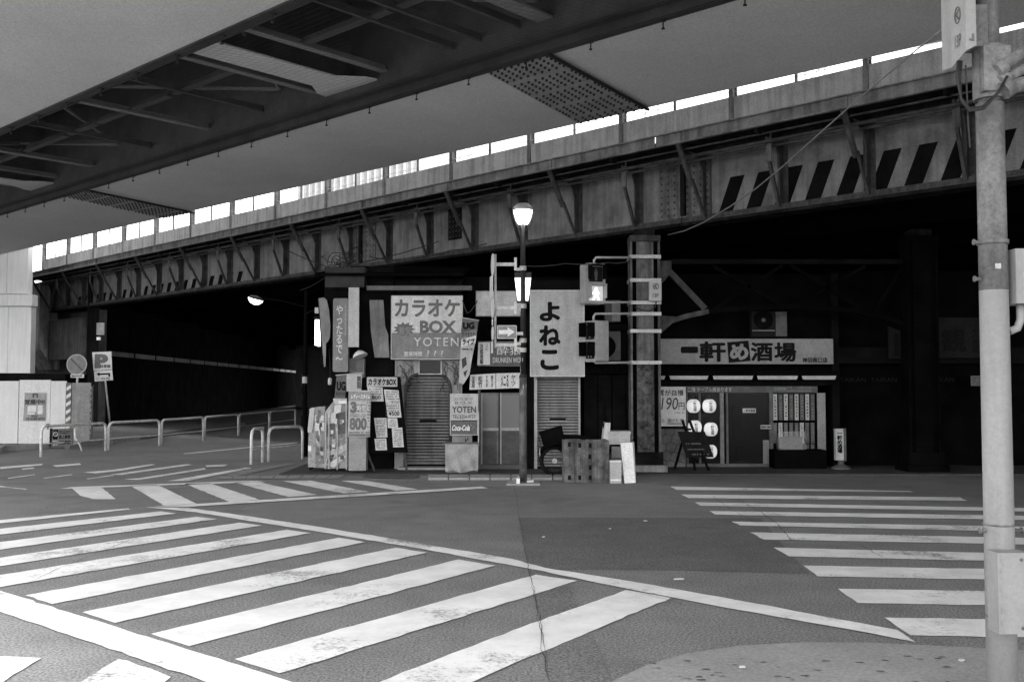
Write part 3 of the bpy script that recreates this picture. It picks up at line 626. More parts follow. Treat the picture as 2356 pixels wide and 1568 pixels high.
# ---- karaoke shop on the corner
ks = thing('karaoke_shop', 'small dark corner shop with arched shutter in rough plaster below the karaoke sign', 'shop', ((xL + xK) / 2, YW, 0))
ax0, ax1 = XZ(937, 0, YW)[0], XZ(1039, 0, YW)[0]; azs, azt, zb = P(988, 900, YW).z, P(988, 858, YW).z, .05
wx0, wx1 = P(908, 950, YW).x, xK; wzt = P(988, 828, YW).z; acx = (ax0 + ax1) / 2; hw = (ax1 - ax0) / 2
def archpt(t): return Vector((acx + hw * math.copysign(abs(math.cos(t)) ** .75, math.cos(t)), YW, azs + (azt - azs) * abs(math.sin(t)) ** .75))
left = [Vector((wx0, YW, .031)), Vector((wx0, YW, wzt)), Vector((acx, YW, wzt))] + [archpt(math.pi / 2 + math.pi / 2 * i / 10) for i in range(11)] + [Vector((ax0, YW, .031))]
rightp = [Vector((wx1, YW, .031)), Vector((wx1, YW, wzt)), Vector((acx, YW, wzt))] + [archpt(math.pi / 2 - math.pi / 2 * i / 10) for i in range(11)] + [Vector((ax1, YW, .031))]
MB().prism(left, (0, .22, 0)).build('plaster_wall', 'plaster', ks); MB().prism(rightp, (0, .22, 0)).build('plaster_wall', 'plaster', ks)
rim = [Vector((ax0, YW - .03, .04))] + [archpt(math.pi - math.pi * i / 24) - EY * .02 for i in range(25)] + [Vector((ax1, YW - .03, .04))]
MB().tube(rim, .03, 6).build('arch_rim', 'old_mid', ks, smooth=True)
sh = MB().box(ax0 - .02, ax1 + .02, YW + .16, YW + .18, .05, azt + .02).build('roller_shutter', 'shade_dark', ks)
slats(ax0 - .01, ax1 + .01, .11, azt, YW + .13, 30, 'shutter', sh)
MB().box(ax0 - .12, ax1 + .3, YW - .28, YW + .12, .031, .075).build('door_sill', 'kerbstone', ks)
p = P(985, 968, YW + .1); MB().box(p.x - .18, p.x + .18, YW + .098, YW + .108, p.z - .03, p.z + .03).build('letter_slot', 'print_black', sh)
wall((745, 614, 905, 1084), YW + .05, YW + 8, 'shade_dark', ks); X0, X1 = xL, xK
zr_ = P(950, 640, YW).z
MB().box(wx0 - .02, xK, YW + .10, YW + .2, wzt + .002, zr_).build('upper_wall', 'shade_dark', ks)
MB().box(wx0 + .0, xK - .004, YW + .24, YW + 8, .031, zr_ - .02).build('shop_body', 'shade_black', ks)
MB().prism([(xL - .1, YW - .45, zr_), (xK + .05, YW - .45, zr_), (xK + .05, YW + 4.5, zr_ + .75), (xL - .1, YW + 4.5, zr_ + .75)], (0, 0, .06)).build('roof', 'shade_black', ks)
q = RC(845, 658, 1086, 668, YW - .45); MB().box(q[0], q[1], YW - .55, YW - .46, q[2], q[3]).build('gutter', 'dgrey', ks)
wall((748, 614, 838, 660), YW - .35, YW + .04, 'wood_dark', ks, 'corner_box')
quadp([(850, 690), (882, 690), (886, 750), (893, 770), (896, 822), (862, 822), (853, 760)], YW + .02, .028, 'plaster', ks, 'plaster_pier')
wall((804, 824, 838, 868), YW - .14, YW + .04, 'midgrey', ks, 'meter_box')
MB().box(xL, xL + .12, YW + 8.01, YW + 30, 0, 4.3).build('side_wall', 'concrete', ks)
# window lantern over the arch
wl = signroot('transom_window', 'small framed lamp window above the arched shutter', 'window', (965, 829, 1014, 859), YW - .06)
panel((965, 829, 1014, 859), YW - .05, .045, 'dark_glass', wl, 'pane'); frame((965, 829, 1014, 859), YW - .07, .018, .06, 'galv', wl)
# climbing vine
m = MB()
for k in range(16):
    sd = k % 2; x, y = (random.uniform(915, 960) if sd else random.uniform(1018, 1055)), random.uniform(832, 850); pts = []
    dx = random.uniform(-2.5, 2.5)
    for j in range(14):
        pts.append(P(min(1058, max(911, x)), min(y, 1000 if k < 4 else 915), YW - .02)); x += dx + random.gauss(0, 3); y += random.uniform(1, 7)
    m.tube(pts, random.uniform(.004, .008), 4)
tag(m.build('climbing_vine', 'vine'), 'bare dark vine creeping over the plaster around the arched shutter', 'vine')
m = MB()
for k in range(26):
    x, y = random.uniform(745, 800), random.uniform(585, 640); pts = []
    for j in range(10): pts.append(P(x, y, YW - .3)); x += random.gauss(2, 7); y += random.gauss(-2, 5)
    m.tube(pts, .008, 4)
tag(m.build('cable_tangle', 'cable'), 'tangle of loose black cables above the shop corner under the girder', 'cable')

# ---- signs of the corner shop
s = signroot('karaoke_sign', 'large grey karaoke box shop sign with hours along the bottom', 'sign', (901, 681, 1063, 825), YW - .3)
panel((901, 681, 1063, 765), YW - .3, .14, 'sign_light', s, 'upper_panel'); panel((901, 765.3, 1063, 825), YW - .3, .14, 'midgrey', s, 'lower_panel')
tx('カラオケ', (908, 688, 1058, 729), YW - .3, s, material='print_grey', bold=.035); tx('BOX', (966, 737, 1050, 766), YW - .304, s, material='print_grey', bold=.04)
tx('YOTEN', (952, 776, 1055, 796), YW - .3, s, material='paper', bold=.005, space=1.25); tx('営業時間', (930, 808, 971, 819), YW - .3, s, material='paper', bold=.02); tx('? ? ?', (982, 806, 1020, 819), YW - .3, s, material='paper')
c = P(930, 757, YW - .3); pts = []
for i in range(22):
    r = (1 if i % 2 == 0 else .68); t = 2 * math.pi * i / 22; pts.append(c + Vector((math.cos(t) * .235 * r, -.0085, math.sin(t) * .155 * r)))
MB().prism(pts, (0, .005, 0)).build('starburst', 'print_grey', s)
tx('激安', (917, 751, 946, 769), YW - .311, s, material='grey', bold=.01); frame((901, 681, 1063, 825), YW - .3, .012, .12, 'galv', s)

def rsign(px, Y, th, r, material, parent, name='panel'):
    X0, X1, Z0, Z1 = RC(*px, Y); pts = []
    for cx_, cz_, a in ((X1 - r, Z1 - r, 0), (X0 + r, Z1 - r, 90), (X0 + r, Z0 + r, 180), (X1 - r, Z0 + r, 270)):
        pts += [Vector((cx_ + r * math.cos(R(a + k * 22.5)), Y, cz_ + r * math.sin(R(a + k * 22.5)))) for k in range(5)]
    return MB().prism(pts, (0, th, 0)).build(name, material, parent)
s = signroot('tavern_sign', 'tall grey sign with white brush lettering on the shop corner', 'sign', (766, 686, 801, 855), YW - .5)
rsign((766, 686, 801, 855), YW - .5, .2, .04, 'midgrey', s)
tx('やったるで～', (773, 702, 789, 828), YW - .5, s, material='offwhite', bold=.012, vertical=True); tx('もつやき処酒場', (793, 700, 797, 772), YW - .5, s, material='light', vertical=True)
s = signroot('blank_lightbox', 'blank white lightbox hung upright beside the grey brush-lettered sign', 'sign', (801.5, 661, 826, 798), YW - .6)
panel((801.5, 661, 826, 798), YW - .6, .012, 'light', s, 'face'); panel((801.5, 660, 827, 799), YW - .585, .3, 'shade_dark', s, 'case')
s = signroot('leaf_panel', 'narrow dark grey panel with curved edge on the side of the corner shop', 'panel', (734, 684, 762, 842), YW - .2)
quadp([(733, 686), (745, 684), (752, 690), (757, 715), (760, 750), (759, 775), (755, 785), (750, 790), (749, 843), (745, 843), (741, 790)], YW - .2, .04, 'midgrey', s, 'face')
quadp([(731, 690), (733, 686.2), (745.0, 843), (742, 843)], YW - .19, .3, 'shade_dark', s, 'case')
s = thing('gooseneck_lamp', 'small white shaded lamp on a bent arm under the blank lightbox', 'lamp', P(828, 815, YW - .5))
c = P(829, 812, YW - .5); MB().lathe(c - EZ * .07, [(.16, 0), (.15, .03), (.09, .10), (.03, .13), (0, .13)], 16, axis=(-.35, .2, 1)).build('shade', 'offwhite', s, True)
MB().tube([c + EZ * .05, c + Vector((-.06, .05, .13)), c + Vector((-.14, .2, .12)), c + Vector((-.16, .48, .0))], .015).build('arm', 'old_dark', s)
s = thing('tube_lantern', 'lit slatted lantern hanging behind the corner shop panel', 'lantern', P(730, 795, YW + .8))
for px in ((724.5, 735, 729, 794), (730.5, 735, 737, 796)): panel(px, YW + .8, .03, 'lantern_light', s, 'pane')
panel((722, 728, 739, 734), YW + .77, .12, 'old_dark', s, 'cap'); panel((724, 707, 735, 720), YW + .7, .12, 'galv', s, 'floodlight')
MB().tube([P(705, 722, YW + .8), P(715, 715, YW + .8), P(726, 714, YW + .8), P(727, 735, YW + .8)], .012).build('bracket', 'old_dark', s)
MB().bar(P(733, 733, YW + .85), P(745, 733, YW + .85), .03, .03).build('wall_arm', 'old_dark', s)

# ---- clutter in front of the corner shop
Y = 20.5
s = thing('ladies_time_banner', 'grey hanging banner advertising three hours for eight hundred', 'banner', P(827, 1005, 19.9))
quadp([(802, 899), (854, 900), (852, 960), (851, 1005), (800, 1004)], 19.9, .02, 'banner_grey', s, 'cloth'); quadp([(802, 897), (855, 898), (855, 901), (802, 900)], 19.89, .05, 'light', s, 'top_bar')
tx('レディースタイム', (808, 906, 851, 917), 19.9, s, material='print_white', bold=.03, shear=.2)
quadp([(803, 921), (853, 922), (850.5, 997), (801, 996)], 19.894, .003, 'light', s, 'pale_field')
tx('3', (806, 923, 821, 950), 19.893, s, material='print_grey', bold=.07); tx('時間', (821.5, 931, 842, 946), 19.893, s, material='paper', bold=.02, off=.006); panel((821, 930, 843, 947), 19.8905, .002, 'print_grey', s, 'word_ground')
tx('800', (804, 960, 844, 989), 19.893, s, material='print_grey', bold=.05); tx('時間', (822, 931, 842, 946), 19.888, s, material='paper', bold=.01)
dashes((845, 922, 852, 985), 9, 19.893, s, 'print_grey', dens=2); dashes((806, 951, 842, 959), 2, 19.893, s, 'print_grey'); dashes((803, 991, 850, 1003), 2, 19.893, s, 'print_grey', dens=16)
s = thing('grey_pedestal', 'plain grey box pedestal standing under the eight hundred banner', 'pedestal', P(821, 1082, 19.98))
panel((802, 1004, 842, 1082), 19.98, .30, 'grey', s, 'body'); panel((801, 1003, 843, 1006), 19.97, .32, 'light', s, 'lid')
s = thing('notice_board', 'leaning black board covered with pale price sheets', 'notice board', P(890, 1082, 20.2))
quadp([(843, 862), (921, 866), (938, 1040), (852, 1042)], 20.2, .05, 'black', s, 'board')
for a, b in (((846, 1042), (862, 1082)), ((930, 1040), (936, 1082))): MB().bar(P(a[0], a[1], 20.24), P(b[0], b[1], 20.24), .05, .04).build('leg', 'old_mid', s)
def paper(q, rows, Y=20.19, mt='print_grey', title=None):
    o = quadp(q, Y, .006, 'paper', s, 'paper_sheet'); xs = [a for a, b in q]; ys = [b for a, b in q]
    dashes((min(xs) + 5, min(ys) + 3, max(xs) - 5, max(ys) - 3), rows, Y, s, mt, fill=.75, dens=9)
zc = lambda x, y: (678.8 + x * .15405, 851.3 + y * .15405)
paper([zc(1075, 245), zc(1305, 255), zc(1325, 465), zc(1120, 465)], 5); paper([zc(1325, 285), zc(1545, 300), zc(1590, 705), zc(1385, 705)], 11)
paper([zc(1180, 710), zc(1365, 710), zc(1380, 1000), zc(1215, 1005)], 11); paper([zc(1380, 715), zc(1525, 715), zc(1540, 855), zc(1385, 862)], 6); paper([zc(1185, 1020), zc(1360, 1015), zc(1375, 1190), zc(1205, 1195)], 8); paper([zc(1445, 862), zc(1600, 855), zc(1625, 1145), zc(1465, 1150)], 9)
panel((844, 867, 914, 889), 20.17, .025, 'light', s, 'header_panel'); tx('カラオケBOX', (847, 870, 912, 886), 20.17, s, material='print_black', bold=.04, shear=.1)
panel((892, 944, 921, 957), 20.183, .003, 'paper', s, 'price_strip'); tx('¥500', (894, 945, 919, 956), 20.183, s, material='print_black', bold=.02); panel((889, 919, 919, 928), 20.183, .003, 'paper', s, 'price_strip'); tx('¥500', (900, 921, 918, 927), 20.183, s, material='print_black'); panel((855, 907, 879, 920), 20.183, .003, 'paper', s, 'price_strip'); tx('800', (856, 909, 876, 918), 20.183, s, material='print_black', bold=.01)
def rack(label, name, qs, Y, cat, face='plastic_wrap'):
    t = thing(name, label, cat, P(sum(a for a, b in qs) / len(qs), max(b for a, b in qs), Y)); quadp(qs, Y, .35, face, t, 'body'); return t
s = s_rack1 = rack('low magazine rack wrapped in clear plastic at the street corner', 'magazine_rack', [(712, 940), (718, 937), (748, 934), (748, 1076), (708, 1074)], 20.4, 'rack')
quadp([(708, 985), (713, 940), (724, 937), (720, 985), (717, 994), (708, 994)], 20.37, .02, 'light', s, 'wrap_flap'); panel((724, 955, 745, 968), 20.392, .006, 'paper', s, 'magazine'); panel((725, 971, 746, 990), 20.392, .006, 'paper', s, 'magazine'); panel((735, 972, 741, 982), 20.388, .004, 'print_dark', s, 'portrait_print')
panel((724, 938, 747, 953), 20.392, .006, 'grey', s, 'magazine'); panel((726, 992, 746, 1066), 20.392, .005, 'midgrey', s, 'lower_cover'); panel((709, 1025, 716, 1037), 20.392, .006, 'white', s, 'label_card'); dashes((733, 998, 739, 1060), 26, 20.39, s, 'light', dens=1, fill=.85)
for a in (711, 745): panel((a, 1070, a + 4, 1080), 20.42, .3, 'black', s, 'foot')
s = s_rack2 = rack('tall wire rack draped with a striped plastic sheet', 'wire_rack', [(749, 945), (765, 925), (778, 918), (800, 925), (800, 1076), (748, 1078)], 20.35, 'rack')
for q, g in (([(766, 916), (798, 916), (798, 924), (776, 930), (768, 926)], 'light'), ([(762, 950), (778, 947), (777, 975), (760, 973)], 'paper'), ([(770, 932), (786, 930), (784, 948), (768, 950)], 'paper'), ([(751, 1005), (790, 995), (800, 1000), (760, 1035), (756, 1020)], 'grey'), ([(752, 1040), (796, 1020), (800, 1032), (756, 1062)], 'light'), ([(750, 1068), (790, 1045), (798, 1050), (768, 1075)], 'paper'), ([(752, 975), (770, 973), (768, 1002), (751, 1004)], 'dgrey'), ([(776, 950), (798, 945), (798, 995), (775, 1000)], 'dgrey'), ([(754, 1024), (772, 1016), (766, 1032), (756, 1040)], 'print_dark'), ([(756, 1048), (770, 1044), (762, 1062)], 'print_dark')):
    quadp(q, 20.33 - random.uniform(.004, .02), .015, g, s, 'sheet_fold')
panel((779, 921, 798, 928), 20.30, .01, 'white', s, 'name_plate')
for a, b in (((757, 1030), (748, 1078)), ((757, 960), (757, 1078)), ((776, 975), (776, 1080)), ((750, 948), (748, 1070)), ((797, 930), (797, 1080))): MB().cyl(P(*a, 20.28), P(*b, 20.28), .014, n=6).build('upright', 'light', s)
s = thing('short_banner', 'dark grey UG banner hung on a bar beside the notice board', 'banner', P(783, 925, 20.55)); quadp([(774, 864), (797, 863), (794, 915), (769, 923)], 20.55, .012, 'dgrey', s, 'cloth'); tx('UG', (775, 877, 795, 898), 20.55, s, material='print_black', bold=.05); tx('だけでうた', (773, 902, 794, 910), 20.55, s, material='print_black', bold=.02)
MB().cyl(P(772, 863, 20.57), P(838, 857, 20.57), .012, n=6).build('hanging_bar', 'light', s)
s = thing('pale_banner', 'pale upright banner with dark characters hung on the bar by the karaoke board', 'banner', P(815, 900, 20.5)); quadp([(797, 862), (833, 859), (831, 898), (797, 900)], 20.5, .012, 'light', s, 'cloth'); tx('無限', (821, 864, 831, 894), 20.5, s, material='print_dark', bold=.02, vertical=True)
s = thing('plastic_bottle_lamp', 'small white canister hanging on a cord by the corner racks', 'lamp', P(760, 885, 20.6)); c = P(759, 885, 20.6); MB().lathe(c, [(.03, 0), (.04, .02), (.04, .12), (.02, .15), (0, .15)], 12).build('canister', 'light', s, True); MB().tube([c + EZ * .15, c + Vector((-.02, .1, .4)), c + Vector((-.06, .2, .75))], .006, 4).build('cord', 'cable', s)

for rk, (xa, xb, ya, yb, yy) in ((s_rack1, (722, 746, 940, 1062, 20.386)), (s_rack2, (752, 796, 948, 1068, 20.30))):
    for k in range(22):                  # loose printed sheets and creases seen through the plastic
        x, y = random.uniform(xa, xb - 8), random.uniform(ya, yb - 8); w, h = random.uniform(3, 9), random.uniform(2, 12); l = random.uniform(-2, 2)
        quadp([(x, y), (x + w, y + l), (x + w - l, y + h), (x - l, y + h - l)], yy - k * .0006, .0004, random.choice(['print_dark', 'dgrey', 'midgrey', 'light', 'paper', 'print_grey']), rk, 'printed_sheet')
# ---- YOTEN stand sign
s = thing('stand_sign', 'lightbox stand sign reading YOTEN with a soft drink panel and draped tarp base', 'sign', P(1062, 1085, 20.1)); Y = 20.1
panel((1037, 907, 1098, 966), Y, .25, 'light', s, 'upper_face'); panel((1037, 968, 1098, 999), Y, .25, 'dgrey', s, 'drink_panel'); frame((1037, 907, 1098, 999), Y, .014, .25, 'galv', s)
tx('カラオケ', (1044, 914, 1090, 921), Y, s, material='print_grey', bold=.015); tx('B O X', (1047, 923, 1087, 929), Y, s, material='print_grey', bold=.015); tx('YOTEN', (1040, 934, 1095, 949), Y, s, material='print_dark', bold=.02); tx('TEL 3254-9737', (1041, 954, 1094, 962), Y, s, material='print_dark', bold=.015); tx('Coca-Cola', (1040, 977, 1081, 990), Y, s, material='print_white', bold=.025, shear=.35); dashes((1082, 976, 1092, 988), 3, Y, s, 'grey', dens=2)
panel((1040, 1002, 1086, 1022), Y + .05, .25, 'midgrey', s, 'base_box'); tx('ビ', (1070, 1006, 1078, 1020), Y + .05, s, material='print_black', bold=.03)
MB().box(*[P(1100, 950, Y).x, P(1102, 950, Y).x], Y, Y + .04, P(1100, 1024, Y).z, P(1100, 945, Y).z).build('side_rod', 'galv', s)
# tarp: gathered cloth
X0, X1, Z0, Z1 = RC(1024, 1021, 1101, 1084, Y - .05); mb = MB(); nx, nz = 18, 8; vs = []
for j in range(nz + 1):
    for i in range(nx + 1):
        u, v = i / nx, j / nz; d = .035 * math.sin(u * 17 + v * 5) * (1 - v) + .02 * math.sin(u * 7 - v * 9)
        vs.append((X0 + (X1 - X0) * u - .02 * (1 - v) * (u - .5), Y - .05 - d - .05 * (1 - v), max(.034, Z0 + (Z1 - Z0) * v + (.03 * math.sin(u * 9) if j == 0 else 0))))
mb.add(vs, [(j * (nx + 1) + i, j * (nx + 1) + i + 1, (j + 1) * (nx + 1) + i + 1, (j + 1) * (nx + 1) + i) for j in range(nz) for i in range(nx)])
mb.box(X0 + .02, X1 - .02, Y + .02, Y + .4, .031, Z1); mb.build('tarp_base', 'tarp', s, True); MB().box(X0 - .02, X1 + .02, Y - .06, Y + .44, Z1 + .002, Z1 + .03).build('shelf', 'dgrey', s)

# ---- wolf bar (middle)
wb = thing('wolf_bar', 'narrow bar front with ribbed glass sliding doors under a dark lettered sign', 'shop', ((xK + xW) / 2, YW, 0))
MB().box(xK + .004, xW, YW + .3, YW + 8, .031, 4.1).build('shop_body', 'shade_black', wb)
MB().box(xK + .004, xW + .02, YW - .02, YW + .29, 2.0, 2.25).build('lintel', 'shade_dark', wb)
MB().box(xK + .01, xW, YW - .1, YW + .28, .032, .12).build('door_step', 'dgrey', wb)
for k, (a, b) in enumerate(((1106, 1147), (1150, 1199))):
    d = MB().box(*RC(a, 904, b, 1078, YW + .1)[:2], YW + .1 + k * .035, YW + .13 + k * .035, .13, P(1150, 903, YW).z).build('sliding_door', 'midgrey', wb)
    rx = RC(a + 4, 908, b - 4, 984, YW + .1); MB().box(rx[0], rx[1], YW + .09 + k * .035, YW + .098 + k * .035, rx[2], rx[3]).build('frosted_pane', 'frost', d)
    x = rx[0] + .02
    ri = MB()
    while x < rx[1] - .02: ri.box(x, x + .012, YW + .083 + k * .035, YW + .0895 + k * .035, rx[2], rx[3]); x += .036
    ri.build('pane_ribs', 'frost', d, kind='stuff')
    rl = RC(a + 4, 991, b - 4, 1070, YW + .1); MB().box(rl[0], rl[1], YW + .092 + k * .035, YW + .0985 + k * .035, rl[2], rl[3]).build('kick_panel', 'dgrey', d)
    rr = RC(a, 983.6, b, 990, YW + .1); MB().box(rr[0], rr[1], YW + .075 + k * .035, YW + .097 + k * .035, rr[2], rr[3]).build('mid_rail', 'light', d)
    rr = RC(a, 1070.5, b, 1077, YW + .1); MB().box(rr[0], rr[1], YW + .078 + k * .035, YW + .098 + k * .035, rr[2], rr[3]).build('bottom_rail', 'light', d)
    rr = RC(a, 904, a + 4, 1078, YW + .1); MB().box(rr[0], rr[1], YW + .072 + k * .035, YW + .099 + k * .035, rr[2], rr[3]).build('stile', 'light', d)
MB().box(RC(1101, 0, 1106, 0, YW)[0], RC(1101, 0, 1106, 0, YW)[1], YW - .02, YW + .25, .13, 2.0).build('jamb', 'dgrey', wb)
s = signroot('blank_board', 'weathered blank horizontal board behind the lamp post', 'board', (1096, 670, 1206, 726), YW - .3); panel((1096, 670, 1206, 726), YW - .3, .12, 'light', s, 'face'); frame((1096, 670, 1206, 726), YW - .3, .012, .12, 'midgrey', s)
s = signroot('wolf_sign', 'dark signboard with white characters over drunken wolf lettering', 'sign', (1130, 786, 1206, 841), YW - .12); panel((1128, 786, 1206, 841), YW - .12, .08, 'dgrey', s, 'face'); frame((1101, 786, 1206, 841), YW - .12, .01, .09, 'midgrey', s)
tx('酔狼', (1143, 797, 1200, 816), YW - .12, s, material='offwhite'); tx('DRUNKEN WOLF', (1134, 822, 1206, 834), YW - .12, s, material='offwhite', bold=.005)
s = signroot('upright_white_sign', 'white upright board with dark column of characters beside the wolf sign', 'sign', (1099, 788, 1127.5, 839), YW - .135); quadp([(1101, 787), (1127.4, 787), (1127.4, 839), (1098, 839)], YW - .135, .05, 'offwhite', s, 'face'); tx('次郎長鮨', (1104, 791, 1112, 837), YW - .135, s, material='print_dark', bold=.03, vertical=True); tx('江戸前', (1117, 790, 1123, 806), YW - .135, s, material='print_grey', vertical=True)
s = signroot('brush_panel', 'long white panel with brushed dark characters over the sliding doors', 'sign', (1080, 859, 1198, 894), YW - .3)
for q in ([(1082, 862), (1140, 858.5), (1140, 894), (1080, 896)], [(1141.5, 858.4), (1199, 857), (1199, 892), (1141.5, 894)]): quadp(q, YW - .3, .05, 'offwhite', s, 'face')
tx('定食屋', (1085, 865, 1093, 892), YW - .3, s, bold=.02, vertical=True); tx('松竹', (1100, 864, 1110, 891), YW - .3, s, bold=.02, vertical=True); tx('すきま', (1117, 863, 1123, 890), YW - .3, s, bold=.02, vertical=True); tx('寄りま', (1129, 863, 1135, 890), YW - .3, s, bold=.02, vertical=True); tx('メニる', (1152, 862, 1170, 890), YW - .3, s, bold=.02); tx('ヤツ', (1176, 861, 1186, 888), YW - .3, s, bold=.02, vertical=True)
s = thing('hanging_banner', 'long twisted banner with UG lettering hanging beside the karaoke sign', 'banner', P(1080, 890, YW - .55)); Yb = YW - .55
quadp([(1064, 731), (1101, 738), (1098, 757), (1060.5, 764)], Yb, .012, 'dgrey', s, 'cloth_head'); quadp([(1060.5, 764.2), (1098, 757.2), (1095, 778), (1058, 785)], Yb, .012, 'midgrey', s, 'cloth_middle'); quadp([(1062, 780), (1096, 771), (1094, 789), (1060, 798)], Yb - .013, .012, 'offwhite', s, 'white_band'); quadp([(1060, 798.2), (1093, 790), (1086, 825), (1080, 862), (1066, 884), (1056, 880), (1058, 830)], Yb, .012, 'light', s, 'cloth_tail')
tx('UG', (1065, 741, 1092, 757), Yb, s, material='print_black', bold=.06); tx('だけでうた', (1063, 764, 1093, 774), Yb, s, material='print_black', bold=.02); tx('ライブ', (1064, 778, 1092, 793), Yb - .013, s, material='print_black', bold=.05, shear=.1); dashes((1062, 800, 1088, 806), 1, Yb, s, 'print_black')
quadp([(1062, 826), (1072, 820), (1074, 838), (1064, 848)], Yb - .004, .003, 'print_dark', s, 'dark_print'); quadp([(1066, 856), (1076, 850), (1070, 868)], Yb - .004, .003, 'print_dark', s, 'dark_print'); MB().cyl(P(1060, 730, Yb), P(1102, 737, Yb), .01, n=6).build('hanging_bar', 'galv', s)

# ---- yoneko shop
ys = thing('yoneko_shop', 'shuttered shop front below the big grey vertical sign', 'shop', ((xW + xY) / 2, YW, 0))
MB().box(xW + .004, xY, YW + .32, YW + 8, .031, 4.1).build('shop_body', 'shade_black', ys)
MB().box(xW + .002, P(1228, 900, YW).x, YW - .0, YW + .31, .031, 4.0).build('pier', 'shade_dark', ys)
q = RC(1229, 866, 1236, 1086, YW); MB().box(q[0], q[1], YW - .06, YW + .2, .032, q[3]).build('shutter_rail', 'light', ys); q = RC(1331, 866, 1335, 1086, YW); MB().box(q[0], q[1], YW - .04, YW + .2, .032, q[3]).build('shutter_rail', 'light', ys)
q = RC(1236, 866, 1331, 1086, YW); sh = MB().box(q[0], q[1], YW + .14, YW + .16, .033, q[3]).build('roller_shutter', 'shade_dark', ys); slats(q[0] + .002, q[1] - .002, .06, q[3], YW + .11, 31, 'shutter2', sh)
p = P(1283, 964, YW + .08); MB().box(p.x - .17, p.x + .17, YW + .07, YW + .09, p.z - .025, p.z + .025).build('letter_slot', 'print_black', sh); MB().box(p.x - .2, p.x + .2, YW + .074, YW + .088, p.z - .042, p.z - .027).build('slot_lip', 'light', sh)
MB().box(xW, xY, YW - .01, YW + .3, P(1283, 860, YW).z, 4.0).build('upper_wall', 'shade_dark', ys)
s = signroot('yoneko_sign', 'big grey upright sign with three large black kana', 'sign', (1222, 669, 1343, 864), YW - .55); panel((1222, 669, 1343, 864), YW - .55, .3, 'light', s, 'face'); frame((1222, 669, 1343, 864), YW - .55, .018, .3, 'offwhite', s)
for ch, q in (('よ', (1241, 694, 1289, 739)), ('ね', (1240, 748, 1290, 795)), ('こ', (1243, 804, 1286, 851))): tx(ch, q, YW - .55, s, material='print_black', bold=.045)
# ---- dark wall left of the column
dw = thing('dark_doorway', 'black boarded doorway between the shutter and the steel column', 'doorway', ((xY + xD) / 2, YW, 0))
MB().box(xY + .004, xI - .004, YW + .3, YW + 8, .031, 4.1).build('shop_body', 'shade_black', dw)
for i in range(4): MB().box(xY + .03 + i * .30, xY + .31 + i * .30, YW + .18, YW + .28, .04, 2.0).build('door_board', 'shade_dark', dw)
for i in range(9): MB().box(xY + .02 + i * .13, xY + .14 + i * .13, YW + .1, YW + .28, 2.03, 3.0).build('louvre', 'shade_dark', dw)
for nm, lb, px, Yv in (('vent_unit', 'dark metal fan unit hung above the black doorway', (1362, 762, 1428, 828), YW - .1), ('duct_box', 'grey duct box behind the upper pedestrian signal', (1392, 690, 1428, 740), YW + .0)):
    s = signroot(nm, lb, 'ventilator', px, Yv); panel(px, Yv, .3, 'dgrey', s, 'case')
    if nm == 'vent_unit':
        c = P(1390, 797, Yv); MB().lathe(c - EY * .0, [(.0, 0), (.24, 0), (.24, .04), (.20, .045), (.2, .015), (0, .015)], 20, axis=(0, -1, 0)).build('fan_ring', 'black', s)
        MB().prism([P(x, y, Yv + .0) for x, y in ((1355, 745), (1440, 745), (1450, 760), (1440, 762), (1355, 762))], (0, .4, 0)).build('hood', 'black', s)
    else: panel((1408, 692, 1427, 738), Yv - .03, .02, 'grey', s, 'flap')

# ================================================================ TAVERN UNDER THE BRIDGE
YT = 21.5
tv = thing('tavern', 'dark tavern front with glazed doors and menu strips under a long white sign', 'shop', ((xI + xR) / 2, YT, 0))
MB().box(xI, xR + .2, YT + 3.2, YT + 8, .031, 4.2).build('back_wall', 'shade_black', tv); MB().box(xI, xI + .1, YT + .3, YT + 3.19, .031, 4.2).build('side_wall', 'shade_dark', tv); MB().box(xR + .05, xR + .2, YT - .05, YT + 3.19, .031, 4.2).build('side_wall', 'shade_dark', tv)
MB().box(xI, xR + .04, YT + .1, YT + .3, P(1700, 886, YT).z, 4.2).build('upper_wall', 'shade_black', tv); MB().box(xI + .11, xR + .04, YT + .31, YT + 3.19, 3.2, 3.3).build('ceiling', 'shade_black', tv)
wall((1512, 985, 1579, 1084), YT + .06, YT + .29, 'mortar', tv, 'stone_wall_core')
# crazy-paved stones: cut from a jittered set of cells
cells = [(1520, 992), (1540, 990), (1562, 993), (1516, 1012), (1535, 1008), (1556, 1010), (1573, 1015), (1522, 1030), (1543, 1028), (1565, 1034), (1517, 1050), (1534, 1048), (1553, 1052), (1572, 1054), (1524, 1069), (1545, 1070), (1566, 1072)]
def clip(poly, a, b):                    # keep the part of poly nearer to a than to b
    mx, my = (a[0] + b[0]) / 2, (a[1] + b[1]) / 2; nx, ny = b[0] - a[0], b[1] - a[1]; f = lambda p: (p[0] - mx) * nx + (p[1] - my) * ny; out = []
    for i, p in enumerate(poly):
        q = poly[(i + 1) % len(poly)]; fp, fq = f(p), f(q)
        if fp <= 0: out.append(p)
        if fp * fq < 0: t = fp / (fp - fq); out.append((p[0] + (q[0] - p[0]) * t, p[1] + (q[1] - p[1]) * t))
    return out
for a in cells:
    poly = [(1512, 986), (1578, 986), (1578, 1081), (1512, 1081)]
    for b in cells:
        if b is not a: poly = clip(poly, a, b)
    cx_, cy_ = sum(p[0] for p in poly) / len(poly), sum(p[1] for p in poly) / len(poly)
    poly = [(cx_ + (p[0] - cx_) * .93, cy_ + (p[1] - cy_) * .93) for p in poly]
    MB().prism([P(x, y, YT + .03) for x, y in poly], (0, .029 + random.uniform(0, .01), 0)).build('stone', 'stone', tv)
